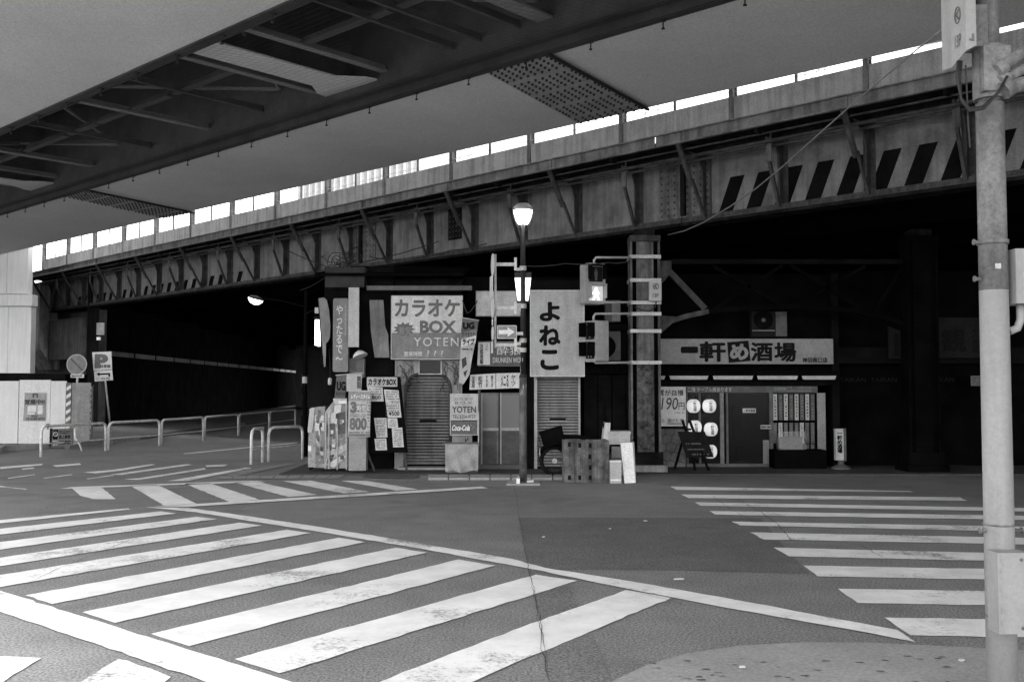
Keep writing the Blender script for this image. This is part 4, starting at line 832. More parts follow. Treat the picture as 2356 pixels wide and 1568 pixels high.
wall((1580, 888, 1881, 903), YT + .0, YT + .09, 'dgrey', tv, 'transom')
tx('二階 テーブル席あります', (1582, 890, 1684, 901), YT, tv, material='light', bold=.015); tx('営業時間', (1782, 890, 1808, 898), YT, tv, material='grey', bold=.01); tx('平日', (1811, 888.6, 1822, 893), YT, tv, material='grey'); tx('16:00~23:30', (1835, 888.6, 1866, 893.5), YT, tv, material='grey'); tx('土日祝祭日', (1810, 896, 1832, 901), YT, tv, material='grey'); tx('16:00~23:00', (1835, 896, 1866, 901.5), YT, tv, material='grey')
for a, b, mt in ((1657, 1666, 'midgrey'), (1671, 1676, 'dgrey'), (1771, 1779, 'dgrey'), (1881, 1900, 'grey'), (1580, 1583, 'dgrey')): wall((a, 903.5, b, 1068), YT + .01, YT + .10, mt, tv, 'door_post')
wall((1580, 1066, 1782, 1083), YT + .0, YT + .1, 'dgrey', tv, 'door_sill'); wall((1756, 1012, 1770, 1066), YT + .02, YT + .08, 'midgrey', tv, 'notice_panel')
for a, b in ((1584, 1656), (1677, 1770)): wall((a, 904, b, 1065), YT + .05, YT + .062, 'shop_glass', tv, 'glass_pane')
wall((1608, 904, 1613, 1065), YT + .0, YT + .045, 'dgrey', tv, 'mullion')
for px in ((1700, 1028, 1722, 1060), (1712, 1040, 1738, 1064), (1690, 930, 1730, 1010), (1715, 955, 1730, 985)): wall(px, YT + .8 + random.uniform(0, .6), YT + 1.6, 'dim_print', tv, 'interior_box')
panel((1709, 939, 1739, 949), YT + .03, .01, 'offwhite', tv, 'door_notice'); tx('一軒め酒場', (1711, 941, 1737, 947), YT + .03, tv, material='print_black', bold=.03); panel((1750, 977, 1774, 986), YT - .02, .01, 'light', tv, 'door_notice'); dashes((1751, 978, 1773, 985), 1, YT - .02, tv, 'print_black', dens=7)
# menu strips
for r, (y0, y1) in enumerate(((906, 966), (972, 1019), (1021, 1050))):
    for k in range(8):
        x = 1779.5 + k * 12.3; lit = (r == 0 and k in (0, 2, 4, 6)) or (r == 1 and k in (1, 5)); mt = 'light' if lit else 'dgrey'
        if r == 2 and k < 6: continue
        o = panel((x, y0, x + 8.6, y1), YT - .0, .02, mt, tv, 'menu_strip')
        dashes((x + 2.5, y0 + 4, x + 6, y1 - 6), 7, YT, o, 'print_dark' if lit else 'midgrey', dens=1.1, fill=.8)
panel((1780, 903.6, 1881, 1034), YT + .03, .05, 'shade_black', tv, 'menu_board')
wall((1782, 1035, 1902, 1088), YT - .5, YT - .05, 'shade_black', tv, 'counter')
bx = thing('plastic_crate', 'crumpled clear plastic cover on the counter below the menu strips', 'cover', P(1822, 1034, YT - .4)); X0, X1, Z0, Z1 = RC(1790, 992, 1854, 1034, YT - .4)
mb = MB(); vs = []; n = 12
for j in range(n + 1):
    for i in range(n + 1): vs.append((X0 + (X1 - X0) * i / n + random.gauss(0, .008), YT - .4 - random.uniform(0, .05), Z0 + .004 + (Z1 - Z0) * j / n + random.gauss(0, .006) * (j > 0)))
mb.add(vs, [(j * (n + 1) + i, j * (n + 1) + i + 1, (j + 1) * (n + 1) + i + 1, (j + 1) * (n + 1) + i) for j in range(n) for i in range(n)]); mb.build('film', 'plastic_film', bx); MB().box(X0 + .05, X1 - .05, YT - .33, YT - .1, Z0 + .004, Z1 - .12).build('box', 'dgrey', bx)
s = signroot('tavern_signboard', 'long white tavern signboard with heavy black brush characters', 'sign', (1512, 779, 1917, 837), YT - .35); Yq = YT - .35
panel((1506, 779, 1917, 837), Yq, .25, 'grey', s, 'face')  # white board coloured grey, the weaker light here put into its tone
tx('一', (1566, 797, 1606, 812), Yq, s, material='print_black', bold=.05); tx('軒', (1609, 785, 1670, 832), Yq, s, material='print_black', bold=.035); tx('酒', (1727, 787, 1778, 831), Yq, s, material='print_black', bold=.035); tx('場', (1781, 787, 1832, 832), Yq, s, material='print_black', bold=.035); tx('神田南口店', (1846, 822, 1904, 834), Yq, s, material='print_black', bold=.03)
quadp([(1673, 787), (1722, 783), (1727, 830), (1677, 834)], Yq - .007, .006, 'print_black', s, 'square'); tx('め', (1679, 790, 1722, 828), Yq - .008, s, material='grey', bold=.05)
wall((1512, 852, 1926, 863), YT - .6, YT + .09, 'shade_black', tv, 'canopy')
for a, b in ((1510, 1531), (1540, 1630), (1640, 1733), (1742, 1836), (1845, 1924)): quadp([(a, 864), (b, 864), (b - 3, 872.5), (a + 3, 872.5)], YT - .6, .02, 'light', tv, 'valance')
wall((1512, 873.5, 1926, 886), YT - .02, YT + .09, 'shade_dark', tv, 'shutter_box')
s = signroot('price_poster', 'white hand painted price poster reading 190 yen behind the rusty column', 'poster', (1446, 889, 1578, 980), YT - .1); panel((1446, 889, 1578, 980), YT - .1, .06, 'offwhite', s, 'sheet'); panel((1444, 980.5, 1580, 983.5), YT - .11, .2, 'black', s, 'ledge')
tx('品質が自慢', (1500, 896, 1573, 910), YT - .1, s, material='print_dark', bold=.02); tx('190', (1521, 914, 1560, 942), YT - .1, s, material='print_dark', bold=.005, shear=.15); tx('円', (1561, 926, 1575, 942), YT - .1, s, material='print_dark', bold=.01); dashes((1552, 947, 1573, 951), 1, YT - .1, s, 'print_grey'); tx('煮込', (1514, 962, 1529, 971), YT - .1, s, material='print_dark'); tx('揚げたて', (1535, 962, 1570, 972), YT - .1, s, material='print_dark', bold=.01); tx('お', (1512, 928, 1517, 938), YT - .1, s, material='print_dark')
q = RC(1535, 973, 1570, 975, YT - .1); MB().box(q[0], q[1], YT - .106, YT - .102, q[2], q[3]).build('underline', 'print_dark', s); tx('串カツ', (1448, 895, 1455, 970), YT - .1, s, material='print_dark', bold=.02, vertical=True)
# paper lanterns
LB = ['left paper lantern of the top pair by the tavern glass', 'top paper lantern beside the door post', 'paper lantern behind the easel head', 'middle paper lantern beside the door post', 'lowest paper lantern peeking out behind the chalkboard']
for i, (x, y) in enumerate(((1595.5, 933.5), (1632, 933.5), (1598.5, 982), (1635.5, 987), (1634, 1038))):
    c = P(x, y, YT - .2); t = thing('paper_lantern', LB[i], 'lantern', c - EZ * .17, 'glowing paper lanterns of the tavern'); prof = []
    for k in range(17):
        a = -math.pi / 2 + math.pi * k / 16; rr = .148 * max(.42, math.cos(a) ** .62 if math.cos(a) > 0 else 0) * (1.0 if k % 2 else .975); prof.append((rr, math.sin(a) * .143))
    MB().lathe(c, prof, 20).build('paper_shade', 'chochin', t, True)
    for dz in (-.152, .144): MB().cyl(c + EZ * dz, c + EZ * (dz + .01), .07, n=14).build('rim', 'black', t)
    MB().cyl(c + EZ * .16, c + EZ * .24, .006, n=4).build('hook', 'cable', t)
    text('一軒め酒場', (c.x - .035, c.x + .035, c.z - .11, c.z + .11, c.y - .165), t, material='print_dark', bold=.02, vertical=True)
# chalkboard on easel
s = thing('chalkboard_easel', 'black chalkboard menu on a wooden easel before the tavern', 'easel', P(1600, 1084, 20.6))
def bar2(a, b, w, Y0, Y1, mt, nm): MB().bar(P(*a, Y0), P(*b, Y1), w, w * .6, EY).build(nm, mt, s)
quadp([(1559, 992), (1622, 993), (1642, 1051), (1580, 1052)], 20.62, .03, 'blackboard', s, 'board')
bar2((1570, 965), (1598, 1060), .05, 20.68, 20.68, 'black', 'leg'); bar2((1586, 965), (1632, 1086), .05, 20.7, 20.58, 'black', 'leg'); bar2((1574, 1000), (1552, 1079), .05, 20.75, 20.9, 'black', 'leg'); bar2((1594, 1050), (1600, 1086), .05, 20.66, 20.6, 'black', 'leg'); bar2((1574, 987), (1590, 987), .04, 20.68, 20.68, 'black', 'crosspiece')
for q in ((1578, 1016, 1612, 1024), (1582, 1030, 1622, 1036), (1592, 1041, 1632, 1048)): dashes(q, 1, 20.615, s, 'dgrey', dens=10, name='chalk_writing')
s = thing('floor_sign', 'slim white upright floor sign with black characters on a round base', 'sign', P(1932, 1068, 20.9)); panel((1923, 986, 1941, 1058), 20.9, .12, 'light', s, 'face'); panel((1941.3, 985, 1947, 1060), 20.92, .1, 'dgrey', s, 'side'); c = P(1935, 1068, 20.96); MB().lathe((c.x, c.y, .031), [(.2, 0), (.2, .03), (.06, .1), (.05, .3), (0, .3)], 16).build('base', 'dgrey', s); tx('一軒め酒場', (1926, 995, 1938, 1042), 20.9, s, material='print_black', bold=.04, vertical=True)
ac = thing('air_conditioner', 'boxy outdoor air conditioner unit standing on the tavern canopy', 'air conditioner', P(1770, 776, YT + .1) ); Ya = YT - .1
panel((1729, 716, 1811, 774), Ya, .3, 'dim_print', ac, 'case'); panel((1785, 717, 1810.5, 773), Ya - .012, .01, 'dgrey', ac, 'side_panel'); c = P(1756, 736, Ya); MB().lathe(c, [(.0, .004), (.2, .004), (.2, .02), (.18, .025), (.17, .005), (0, .005)], 22, axis=(0, -1, 0)).build('fan_grille', 'black', ac); MB().lathe(c - EY * .012, [(.045, 0), (.045, .02), (0, .02)], 12, axis=(0, -1, 0)).build('hub', 'dgrey', ac); panel((1731, 759, 1783, 761), Ya - .01, .009, 'grey', ac, 'louvre')
wall((1720, 775, 1820, 778), Ya - .02, YT + .12, 'shade_dark', ac, 'shelf')
# ---- dim row of shops farther right, shade put into its colours
nx = thing('dark_shop_row', 'unlit row of shops in deep shadow past the tavern', 'shop', (14, YT + .4, 0))
MB().box(xR + .21, 26, YT + .4, YT + 8, 0, 4.3).build('front_wall', 'shade_black', nx); MB().box(xR + .21, 26, YT + .0, YT + .39, 2.25, 2.6).build('canopy', 'shade_dark', nx)
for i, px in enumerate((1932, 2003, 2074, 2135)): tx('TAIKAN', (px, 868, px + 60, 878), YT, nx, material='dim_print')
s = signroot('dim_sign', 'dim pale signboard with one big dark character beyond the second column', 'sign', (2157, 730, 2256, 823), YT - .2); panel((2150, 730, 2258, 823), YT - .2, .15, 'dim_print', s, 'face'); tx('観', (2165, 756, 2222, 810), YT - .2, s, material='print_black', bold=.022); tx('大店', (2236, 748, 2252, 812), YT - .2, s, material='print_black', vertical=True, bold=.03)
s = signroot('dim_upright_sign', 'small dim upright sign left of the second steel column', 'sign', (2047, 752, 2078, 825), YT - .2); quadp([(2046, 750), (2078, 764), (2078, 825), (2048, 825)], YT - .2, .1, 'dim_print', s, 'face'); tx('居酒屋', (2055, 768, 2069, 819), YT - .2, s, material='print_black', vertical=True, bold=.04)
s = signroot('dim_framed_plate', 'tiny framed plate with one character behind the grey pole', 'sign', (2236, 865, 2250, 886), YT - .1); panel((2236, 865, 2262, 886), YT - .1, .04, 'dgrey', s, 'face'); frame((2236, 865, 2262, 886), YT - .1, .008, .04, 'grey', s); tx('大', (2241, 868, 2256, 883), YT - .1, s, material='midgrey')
fb = thing('end_shade_block', 'unseen dark block added to shut light out of the street end', 'building', (34, 20, 0)); MB().box(26.1, 40, 14, 40, 0, 6.4).build('wall', 'shade_black', fb)  # out of view, added to keep light from the far end out
for k in range(5): MB().box(26.03, 26.095, 15 + k * 2.4, 16.6 + k * 2.4, 1, 3).build('window', 'black', fb)

# ================================================================ STREET FURNITURE
# ---- central lamp post
LY = 18.0; lb = G(1203.5, 1112); LX = lb.x; LY = lb.y
lp = thing('street_lamp', 'dark street lamp post with glowing round head and a lit lantern halfway up', 'street lamp', (LX, LY, 0))
zl_ = lambda y: P(1203, y, LY).z
MB().cyl((LX, LY, 0), (LX, LY, zl_(866)), .072, .066, 16).build('lower_post', 'post_mid', lp, True); MB().cyl((LX, LY, zl_(866)), (LX, LY, zl_(513)), .05, .042, 16).build('upper_post', 'post_dark', lp, True); MB().lathe((LX, LY, zl_(866)), [(.072, -.02), (.075, .0), (.055, .05), (0, .05)], 16).build('collar', 'post_dark', lp)
zg = zl_(490); MB().lathe((LX, LY, zg), [(.02, -.21), (.085, -.205), (.13, -.13), (.165, 0), (.17, .04), (.15, .075), (0, .08)], 24).build('globe', 'globe_light', lp, True)
MB().lathe((LX, LY, zg), [(.178, .045), (.19, .06), (.17, .12), (.10, .17), (0, .185)], 24).build('hood', 'galv', lp, True)
for dx in (-1, 1): MB().tube([(LX + dx * .185, LY, zg + .06), (LX + dx * .18, LY, zg - .05), (LX + dx * .12, LY, zg - .22), (LX + dx * .045, LY, zg - .33)], .008, 6).build('cage_arm', 'post_dark', lp)
# lantern behind the post
z0, z1 = zl_(690), zl_(638); yl = LY + .14
m = MB(); m.prism([(LX - .1, yl - .05, z0), (LX + .1, yl - .05, z0), (LX + .145, yl - .07, z1), (LX - .145, yl - .07, z1)], (0, .14, 0)); ln = m.build('lantern_glass', 'lantern_light', lp)
MB().prism([(LX - .15, yl - .09, z1 + .002), (LX + .15, yl - .09, z1 + .002), (LX + .155, yl - .09, z1 + .1), (LX - .155, yl - .09, z1 + .1)], (0, .2, 0)).build('lantern_cap', 'post_dark', lp); MB().box(LX - .12, LX + .12, yl - .08, yl + .12, z0 - .03, z0 - .002).build('lantern_base', 'post_dark', lp)
for dx in (-1, 1): MB().bar((LX + dx * .105, yl - .06, z0), (LX + dx * .155, yl - .08, z1), .014, .014, EY).build('lantern_bar', 'post_dark', lp)
for y in (617, 704, 783, 805): MB().cyl((LX, LY, zl_(y) - .04), (LX, LY, zl_(y) + .04), .064, n=16).build('clamp_band', 'galv', lp)
for i in range(7):
    a = R(random.uniform(190, 350)); zz = random.uniform(1.0, 2.3); r = .0725; w = random.uniform(.1, .3)
    MB().add([(LX + r * math.cos(a + k * w / 2), LY + r * math.sin(a + k * w / 2), zz + dz * random.uniform(.02, .06)) for k, dz in ((-1, -1), (0, -1), (1, -1), (1, 1), (0, 1), (-1, 1))], [(0, 1, 2, 3, 4, 5)]).build('torn_sticker', 'light', lp)
MB().prism([G(1165, 1116), G(1243, 1116), G(1240, 1107.5), G(1170, 1107.5)], (0, 0, .03)).build('footing', 'kerbstone', lp); 
o = tag(MB().prism([G(1188, 1111.5, .032), G(1196, 1112, .032), G(1197, 1106, .032), G(1193, 1104, .032)], (0, 0, .09)).build('paper_bag', 'white'), 'small white crumpled bag at the left foot of the lamp post', 'bag'); o = tag(MB().prism([G(1212, 1109, .032), G(1228, 1108.5, .032), G(1228, 1106, .032), G(1212, 1106, .032)], (0, 0, .03)).build('paper_bundle', 'white'), 'flat white bundle at the right foot of the lamp post', 'bundle')
# sign stack seen edge on, held by three arms
ss = thing('edge_on_signs', 'stack of traffic signs seen edge on, clamped left of the lamp post', 'traffic sign', (P(1134, 700, LY).x, LY, zl_(790)))
sx = P(1137, 700, LY).x; MB().cyl((sx + .02, LY, zl_(800)), (sx + .02, LY, zl_(585)), .022, n=10).build('sign_pole', 'galv', ss)
def disc(y0, y1, nm, tri=False):
    z = (zl_(y0) + zl_(y1)) / 2; r = (zl_(y0) - zl_(y1)) / 2
    ax = Vector((-1, -.16, 0)).normalized()
    if tri: MB().obox(Vector((sx - .03, LY - r * .9, z - r)), Vector((.012, 0, 0)), Vector((-.28 * r, 1.8 * r, 0)), EZ * (2 * r)).build(nm, 'offwhite', ss)
    else: MB().lathe((sx - .02, LY, z), [(0, 0), (r, 0), (r, .014), (0, .014)], 24, axis=ax).build(nm, 'offwhite', ss)
disc(583, 634, 'round_sign'); disc(635, 684, 'square_sign', True); disc(686, 732, 'round_sign'); disc(734, 748, 'small_plate', True); disc(750, 783, 'round_sign'); disc(785, 812, 'small_plate', True)
for y in (608, 708, 793): MB().box(sx + .02, P(1184, 700, LY).x, LY - .02, LY + .02, zl_(y) - .03, zl_(y) + .03).build('arm', 'rail_white', ss); MB().box(P(1183, 700, LY).x, P(1189, 700, LY).x, LY - .045, LY + .0, zl_(y) - .11, zl_(y) + .12).build('arm_plate', 'rail_white', ss)
for y in (612, 705, 794, 783): MB().bar((P(1188, 700, LY).x, LY - .02, zl_(y) - .06), (LX - .04, LY - .02, zl_(y) - .06), .03, .05).build('strap', 'galv', ss)
s = thing('one_way_sign', 'grey one way sign with white arrow on the lamp post', 'traffic sign', P(1166, 780, LY - .08)); Yo = LY - .1
rsign((1143.5, 748, 1189, 779), Yo, .012, .02, 'offwhite', s, 'rim_plate'); rsign((1145, 749.5, 1187.5, 777.5), Yo - .004, .003, .015, 'grey', s, 'face'); quadp([(1147, 759), (1168, 758), (1167, 752), (1184, 763), (1168, 774.5), (1168, 768), (1147, 769)], Yo - .0085, .004, 'print_white', s, 'arrow'); MB().box(P(1189, 763, Yo).x, LX, Yo + .013, Yo + .04, zl_(771), zl_(764)).build('bracket', 'galv', s)

# ---- pedestrian signals
def signal_at(c, ang, lit, label, name='pedestrian_signal'):
    T = Matrix.Translation(c) @ Matrix.Rotation(ang, 4, 'Z'); t = thing(name, label, 'traffic light', c - EZ * .42)
    def b(mt, nm, f, par=t, sm=False): m = MB(T); f(m); return m.build(nm, mt, par, sm)
    pts = []; r = .05
    for cx_, cz_, a in ((.215 - r, .415 - r, 0), (-.215 + r, .415 - r, 90), (-.215 + r, -.415 + r, 180), (.215 - r, -.415 + r, 270)): pts += [(cx_ + r * math.cos(R(a + k * 30)), -.08, cz_ + r * math.sin(R(a + k * 30))) for k in range(4)]
    b('signal', 'housing', lambda m: m.prism(pts, (0, .3, 0)))
    for k, z in enumerate((.19, -.2)):
        on = lit and k == 1
        ln = b('walk_lens' if on else 'signal_lens', 'lens', lambda m: m.box(-.15, .15, -.092, -.0805, z - .15, z + .15))
        def visor(m):
            m.box(-.17, -.158, -.25 if k == 0 else -.25, -.0805, z - .1, z + .17).box(.158, .17, -.25, -.0805, z - .1, z + .17)
            m.prism([(-.17, -.0805, z + .1705), (.17, -.0805, z + .1705), (.17, -.27, z + .1705), (-.17, -.27, z + .1705)], (0, 0, .012))
        b('signal' if lit and k else 'black', 'visor', visor)
        # figure: walking below, standing above
        def man(m):
            m.lathe((0.0, -.0945, z + .095), [(0, 0), (.024, 0), (.024, .003), (0, .003)], 12, axis=(0, -1, 0))
            if k == 1:
                for q in ([(-.03, .065), (.03, .065), (.028, -.02), (-.024, -.02)], [(-.03, .06), (-.085, -.0), (-.07, -.015), (-.02, .035)], [(.03, .06), (.075, .0), (.06, -.012), (.02, .03)], [(-.024, -.0201), (.006, -.0201), (-.045, -.13), (-.075, -.13)], [(-.004, -.0202), (.027, -.0202), (.075, -.125), (.045, -.132)]): m.prism([(x, -.094, z + y) for x, y in q], (0, -.003, 0))
            else: m.prism([(x, -.094, z + y) for x, y in ((-.035, .065), (.035, .065), (.035, -.03), (.025, -.03), (.025, -.13), (-.025, -.13), (-.025, -.03), (-.035, -.03))], (0, -.003, 0))
        b('walk_man' if on else ('dgrey' if k == 0 else 'grey'), 'walking_figure' if k else 'standing_figure', man, ln)
    return t
cs = P(1367, 653, 20.15); s1 = signal_at(cs, R(20), True, 'pedestrian signal facing the road with its lower walking figure lit')
cs2 = P(1366, 785, 20.15); s2 = signal_at(cs2, R(-62), False, 'pedestrian signal turned away sideways below the lit one')
for s, c, ya, yb in ((s1, cs, 593, 695.5), (s2, cs2, 721.5, 833.5)):
    for y, sg in ((ya, 1), (yb, -1)):
        zc_ = P(1483, y, 20.3).z; e = Vector((K1 - .3, 20.25, zc_ - .0)); a = c + EZ * (.41 * sg)
        MB().tube([a, Vector((a.x, a.y, zc_ - .05 * sg - .02)), Vector((a.x + .04, a.y + .01, zc_ - .012)), Vector((a.x + .1, a.y + .02, zc_ - .01)), e], .024, 8).build('support_arm', 'galv', s, True)
s = thing('control_box', 'small pale box marked K on the steel column', 'box', P(1507, 692, 20.15)); rsign((1494, 646, 1522, 692), 20.12, .12, .03, 'light', s, 'case'); c = P(1509, 659, 20.12); ring(c - EY * .004, .057, .007, 'print_dark', s); tx('K', (1506, 655, 1513, 663), 20.12, s, material='print_dark', bold=.03); tx('13P', (1502, 675, 1515, 684), 20.12, s, material='print_dark', bold=.02)
MB().tube([P(1510, 692, 20.18), P(1508, 705, 20.2), P(1495, 716, 20.25), P(1475, 712, 20.27), P(1460, 705, 20.28)], .012, 6).build('cable', 'cable', s)
# ---- foreground pole on the right
PY = 5.5; q = P(2296, 1250, PY); PX = P(2296, 1100, PY).x
fp = thing('signal_pole', 'pale grey signal pole close by with bands, junction boxes and cable loops', 'pole', (PX, PY, 0)); zp = lambda y: P(2290, y, PY).z
MB().cyl((PX, PY, 0), (PX, PY, zp(668)), .0795, .0755, 28).build('lower_pole', 'pole', fp, True); MB().cyl((PX, PY, zp(668) + .0005), (PX, PY, zp(240)), .0755, .074, 28).build('upper_pole', 'pole_top', fp, True); MB().cyl((PX, PY, zp(240) + .0005), (PX, PY, zp(0) + 1.6), .060, .056, 24).build('top_pole', 'pole_top', fp, True)
for y, h in ((558, .012), (1205, .004), (1415, .004)): MB().cyl((PX, PY, zp(y) - h), (PX, PY, zp(y) + h), .0835, n=28).build('band', 'pole_top', fp, True)
for y, dx in ((558, -1), (642, -1), (1218, -1), (1218, 1)): MB().cyl((PX + dx * .078, PY - .01, zp(y)), (PX + dx * .112, PY - .02, zp(y)), .010, n=8).cyl((PX + dx * .11, PY - .02, zp(y)), (PX + dx * .118, PY - .02, zp(y)), .017, n=8).build('step_bolt', 'pole_top', fp)
MB().box(PX - .03, PX + .0, PY - .088, PY - .081, zp(622), zp(610)).build('pole_tag', 'light', fp)
X0, X1 = P(2276, 1350, PY - .09).x, P(2347, 1350, PY - .09).x
cb = MB().box(X0, X1, PY - .19, PY - .07, zp(1438), zp(1258)).build('cable_cover', 'pole', fp); 
for y in (1273, 1425): MB().dome((X1 - .04, PY - .19, zp(y)), (0, -1, 0), .010, .006, 8).build('screw', 'dgrey', cb)
MB().box(X0 + .012, X0 + .018, PY - .1915, PY - .1895, zp(1432), zp(1262)).build('cover_seam', 'grey', cb)
jb = MB().box(P(2321, 640, PY).x, P(2321, 640, PY).x + .2, PY - .08, PY + .1, zp(700), zp(576)).build('junction_box', 'pole', fp); MB().tube([(PX + .145, PY, zp(700)), (PX + .145, PY, zp(735)), (PX + .125, PY, zp(755)), (PX + .08, PY, zp(762))], .022, 10).build('conduit', 'pole', fp, True)
MB().box(P(2321, 640, PY).x + .09, P(2321, 640, PY).x + .11, PY - .085, PY - .081, zp(704), zp(570)).build('box_seam', 'light', jb)
kb = thing('pole_box', 'pale marked box with a sloped face strapped high on the grey pole', 'box', (PX - .13, PY, zp(140))); xk0, xk1, xk2 = P(2188, 70, PY - .02).x, P(2222, 70, PY - .17).x, P(2246, 70, PY - .17).x
MB().prism([(xk0, PY - .02, zp(158)), (xk1, PY - .17, zp(140)), (xk2, PY - .17, zp(128)), (xk2, PY + .1, zp(128)), (xk0, PY + .1, zp(150))], (0, 0, zp(-40) - zp(128))).build('case', 'pole', kb)
MB().box(xk2 + .0005, PX - .03, PY - .06, PY + .06, zp(115), zp(20)).build('bracket', 'pole_top', kb)
e1 = (Vector((xk1, PY - .17, 0)) - Vector((xk0, PY - .02, 0))); fx = e1.normalized(); on = Vector((xk0, PY - .02, 0)) + Vector((fx.y, -fx.x, 0)) * .004
L_ = e1.length
ringp = [on + fx * (L_ * .5) + EZ * zp(50) + fx * (.028 * math.cos(t * .4)) + EZ * (.045 * math.sin(t * .4)) for t in range(17)]; MB().tube(ringp, .003, 4).build('ring', 'dgrey', kb)
text('K', (L_ * .32, L_ * .68, zp(62), zp(38)), kb, material='dgrey', origin=on, ex=fx, ez=EZ, bold=.02); text('13P', (L_ * .3, L_ * .7, zp(122), zp(94)), kb, material='dgrey', origin=on, ex=fx, ez=EZ)
for y in (20, 115): MB().tube([(xk2 - .04, PY - .173, zp(y)), (xk2 - .02, PY - .176, zp(y + 3)), (xk2 - .02, PY - .176, zp(y - 12))], .006, 5).build('latch', 'pole_top', kb)
MB().box(PX - .075, PX + .075, PY - .10, PY - .02, zp(220), zp(118)).build('clamp_plate', 'pole_top', fp); MB().cyl((PX, PY, zp(230)), (PX, PY, zp(110)), .086, n=20).build('clamp_collar', 'pole_top', fp)
for a, b, r in (((2300, 160), (2356, 115), .034), ((2310, 185), (2380, 150), .028), ((2315, 205), (2385, 205), .04)):
    MB().cyl(P(*a, PY - .1), P(b[0] + 60, b[1] - 40, PY - .1), r, n=14).build('signal_arm', 'pole_top', fp, True); c = P(*a, PY - .1); MB().lathe(c, [(r * 1.3, -.02), (r * 1.3, .03), (0, .03)], 14, axis=(1, 0, .7)).build('arm_coupling', 'pole_top', fp)
for i in range(3): MB().tube([P(x, y, PY - .12 - i * .012) for x, y in ((2212 - i * 4, 140), (2208 - i * 3, 180), (2212, 225 + i * 3), (2230, 250 + i * 3), (2262, 245 + i * 3), (2295, 215), (2318, 175))], .007, 6).build('cable_loop', 'cable', fp, True)
MB().tube([P(x, y, PY - .1) for x, y in ((2222, 150), (2225, 220), (2228, 290), (2232, 340))], .005, 5).build('hanging_cable', 'cable', fp)
pts = [P(2178, 62, PY + .05)]; e = P(1537, 540, 20.2); a = pts[0]
cpx = [(2178, 60), (2100, 122), (2020, 190), (1950, 250), (1880, 312), (1800, 384), (1740, 433), (1680, 475), (1620, 511), (1575, 531), (1537, 540)]
ts = [0]
for i in range(10): ts.append(ts[-1] + math.hypot(cpx[i + 1][0] - cpx[i][0], cpx[i + 1][1] - cpx[i][1]))
# even spacing along the picture means 1 / depth changes evenly
pts = [P(x, y, 1 / (1 / 5.55 + (1 / 20.2 - 1 / 5.55) * t / ts[-1])) for (x, y), t in zip(cpx, ts)]
tag(MB().tube(pts, [.004 + .0008 * i for i in range(11)], 6).build('overhead_cable', 'cable_grey', smooth=True), 'grey overhead cable sagging from the pole box to the steel column', 'cable')
# ---- left street lamp with arm
b0 = G(700, 1050); sl_ = thing('arm_lamp', 'thin dark lamp pole with a lit bowl on a long arm by the underpass', 'street lamp', (b0.x, b0.y, 0)); zz = lambda y: P(700, y, b0.y).z
MB().cyl((b0.x, b0.y, 0), (b0.x, b0.y, zz(668)), .065, .04, 12).build('pole', 'black', sl_, True); MB().cyl((b0.x, b0.y, zz(881)), (b0.x, b0.y, zz(866)), .068, n=12).build('white_band', 'light', sl_); MB().cyl((b0.x, b0.y, 0), (b0.x, b0.y, zz(955)), .09, n=12).build('base_sleeve', 'black', sl_)
a = P(703, 706, b0.y); c = P(586, 690, b0.y); MB().tube([a, a.lerp(c, .5) + EZ * .08, c + EZ * .06], .018, 6).build('arm', 'black', sl_)
MB().lathe(c - EZ * .08, [(.02, -.03), (.11, .0), (.17, .06), (.19, .11), (0, .12)], 18, axis=(.28, -.1, 1)).build('bowl', 'bowl_light', sl_, True); MB().lathe(c - EZ * .08, [(.195, .112), (.15, .17), (0, .2)], 18, axis=(.28, -.1, 1)).build('hood', 'post_dark', sl_, True)
# ---- guard rails
def rail(a, b, h=.75, label='', hooks=True, group='white tubular guard rails', low=None, name='guard_rail'):
    t = thing(name, label, 'guard rail', (a + b) / 2, group); d = (b - a).normalized(); r = .036; k = .14
    path = [a, a + EZ * (h - k), a + EZ * (h - k * .3) + d * (k * .3), a + EZ * h + d * k, b + EZ * h - d * k, b + EZ * (h - k * .3) - d * (k * .3), b + EZ * (h - k), b]
    MB().tube(path, r, 10).build('hoop', 'rail_white', t, True); MB().cyl(a + EZ * h * .42 + d * .03, b + EZ * h * .42 - d * .03, .018, n=8).build('lower_rail', 'rail_white', t); return t
LR = ['white guard rail hung with a small notice beside the hoarding', 'second white guard rail beyond the parking sign', 'third white guard rail deeper into the tunnel', 'fourth white guard rail in the dark tunnel mouth', 'fifth white guard rail below the grey tunnel wall', 'last white guard rail next to the thin lamp pole']
rp = [(94, 1051), (246, 1036.5), (369, 1025), (469, 1013), (549, 1001.7), (620, 990), (680, 981)]
for i, (p, q) in enumerate(zip(rp, rp[1:])):
    a, b = G(*p), G(*q); d = (b - a).normalized() * .06; rail(a + (d if i else d * 0), b - d, .76, LR[i])
a, b = G(578, 1068), G(604, 1063); rail(a, b, .79, 'short white guard hoop at the kerb before the corner racks'); a, b = G(618, 1062), G(694, 1055); rail(a, b + (b - a) * .02, .79, 'white guard rail ending at the thin dark lamp pole')
tb = G(178, 1044)
s = thing('leaning_pipe', 'bent white pipe post behind the notice on the first rail', 'post', G(190, 1037)); y0 = G(190, 1037).y; MB().tube([P(189, 1038, y0), P(184, 1022, y0), P(173, 1008, y0), P(172, 985, y0)], .03, 8).build('pipe', 'rail_white', s, True)
y0 = G(140, 1046).y
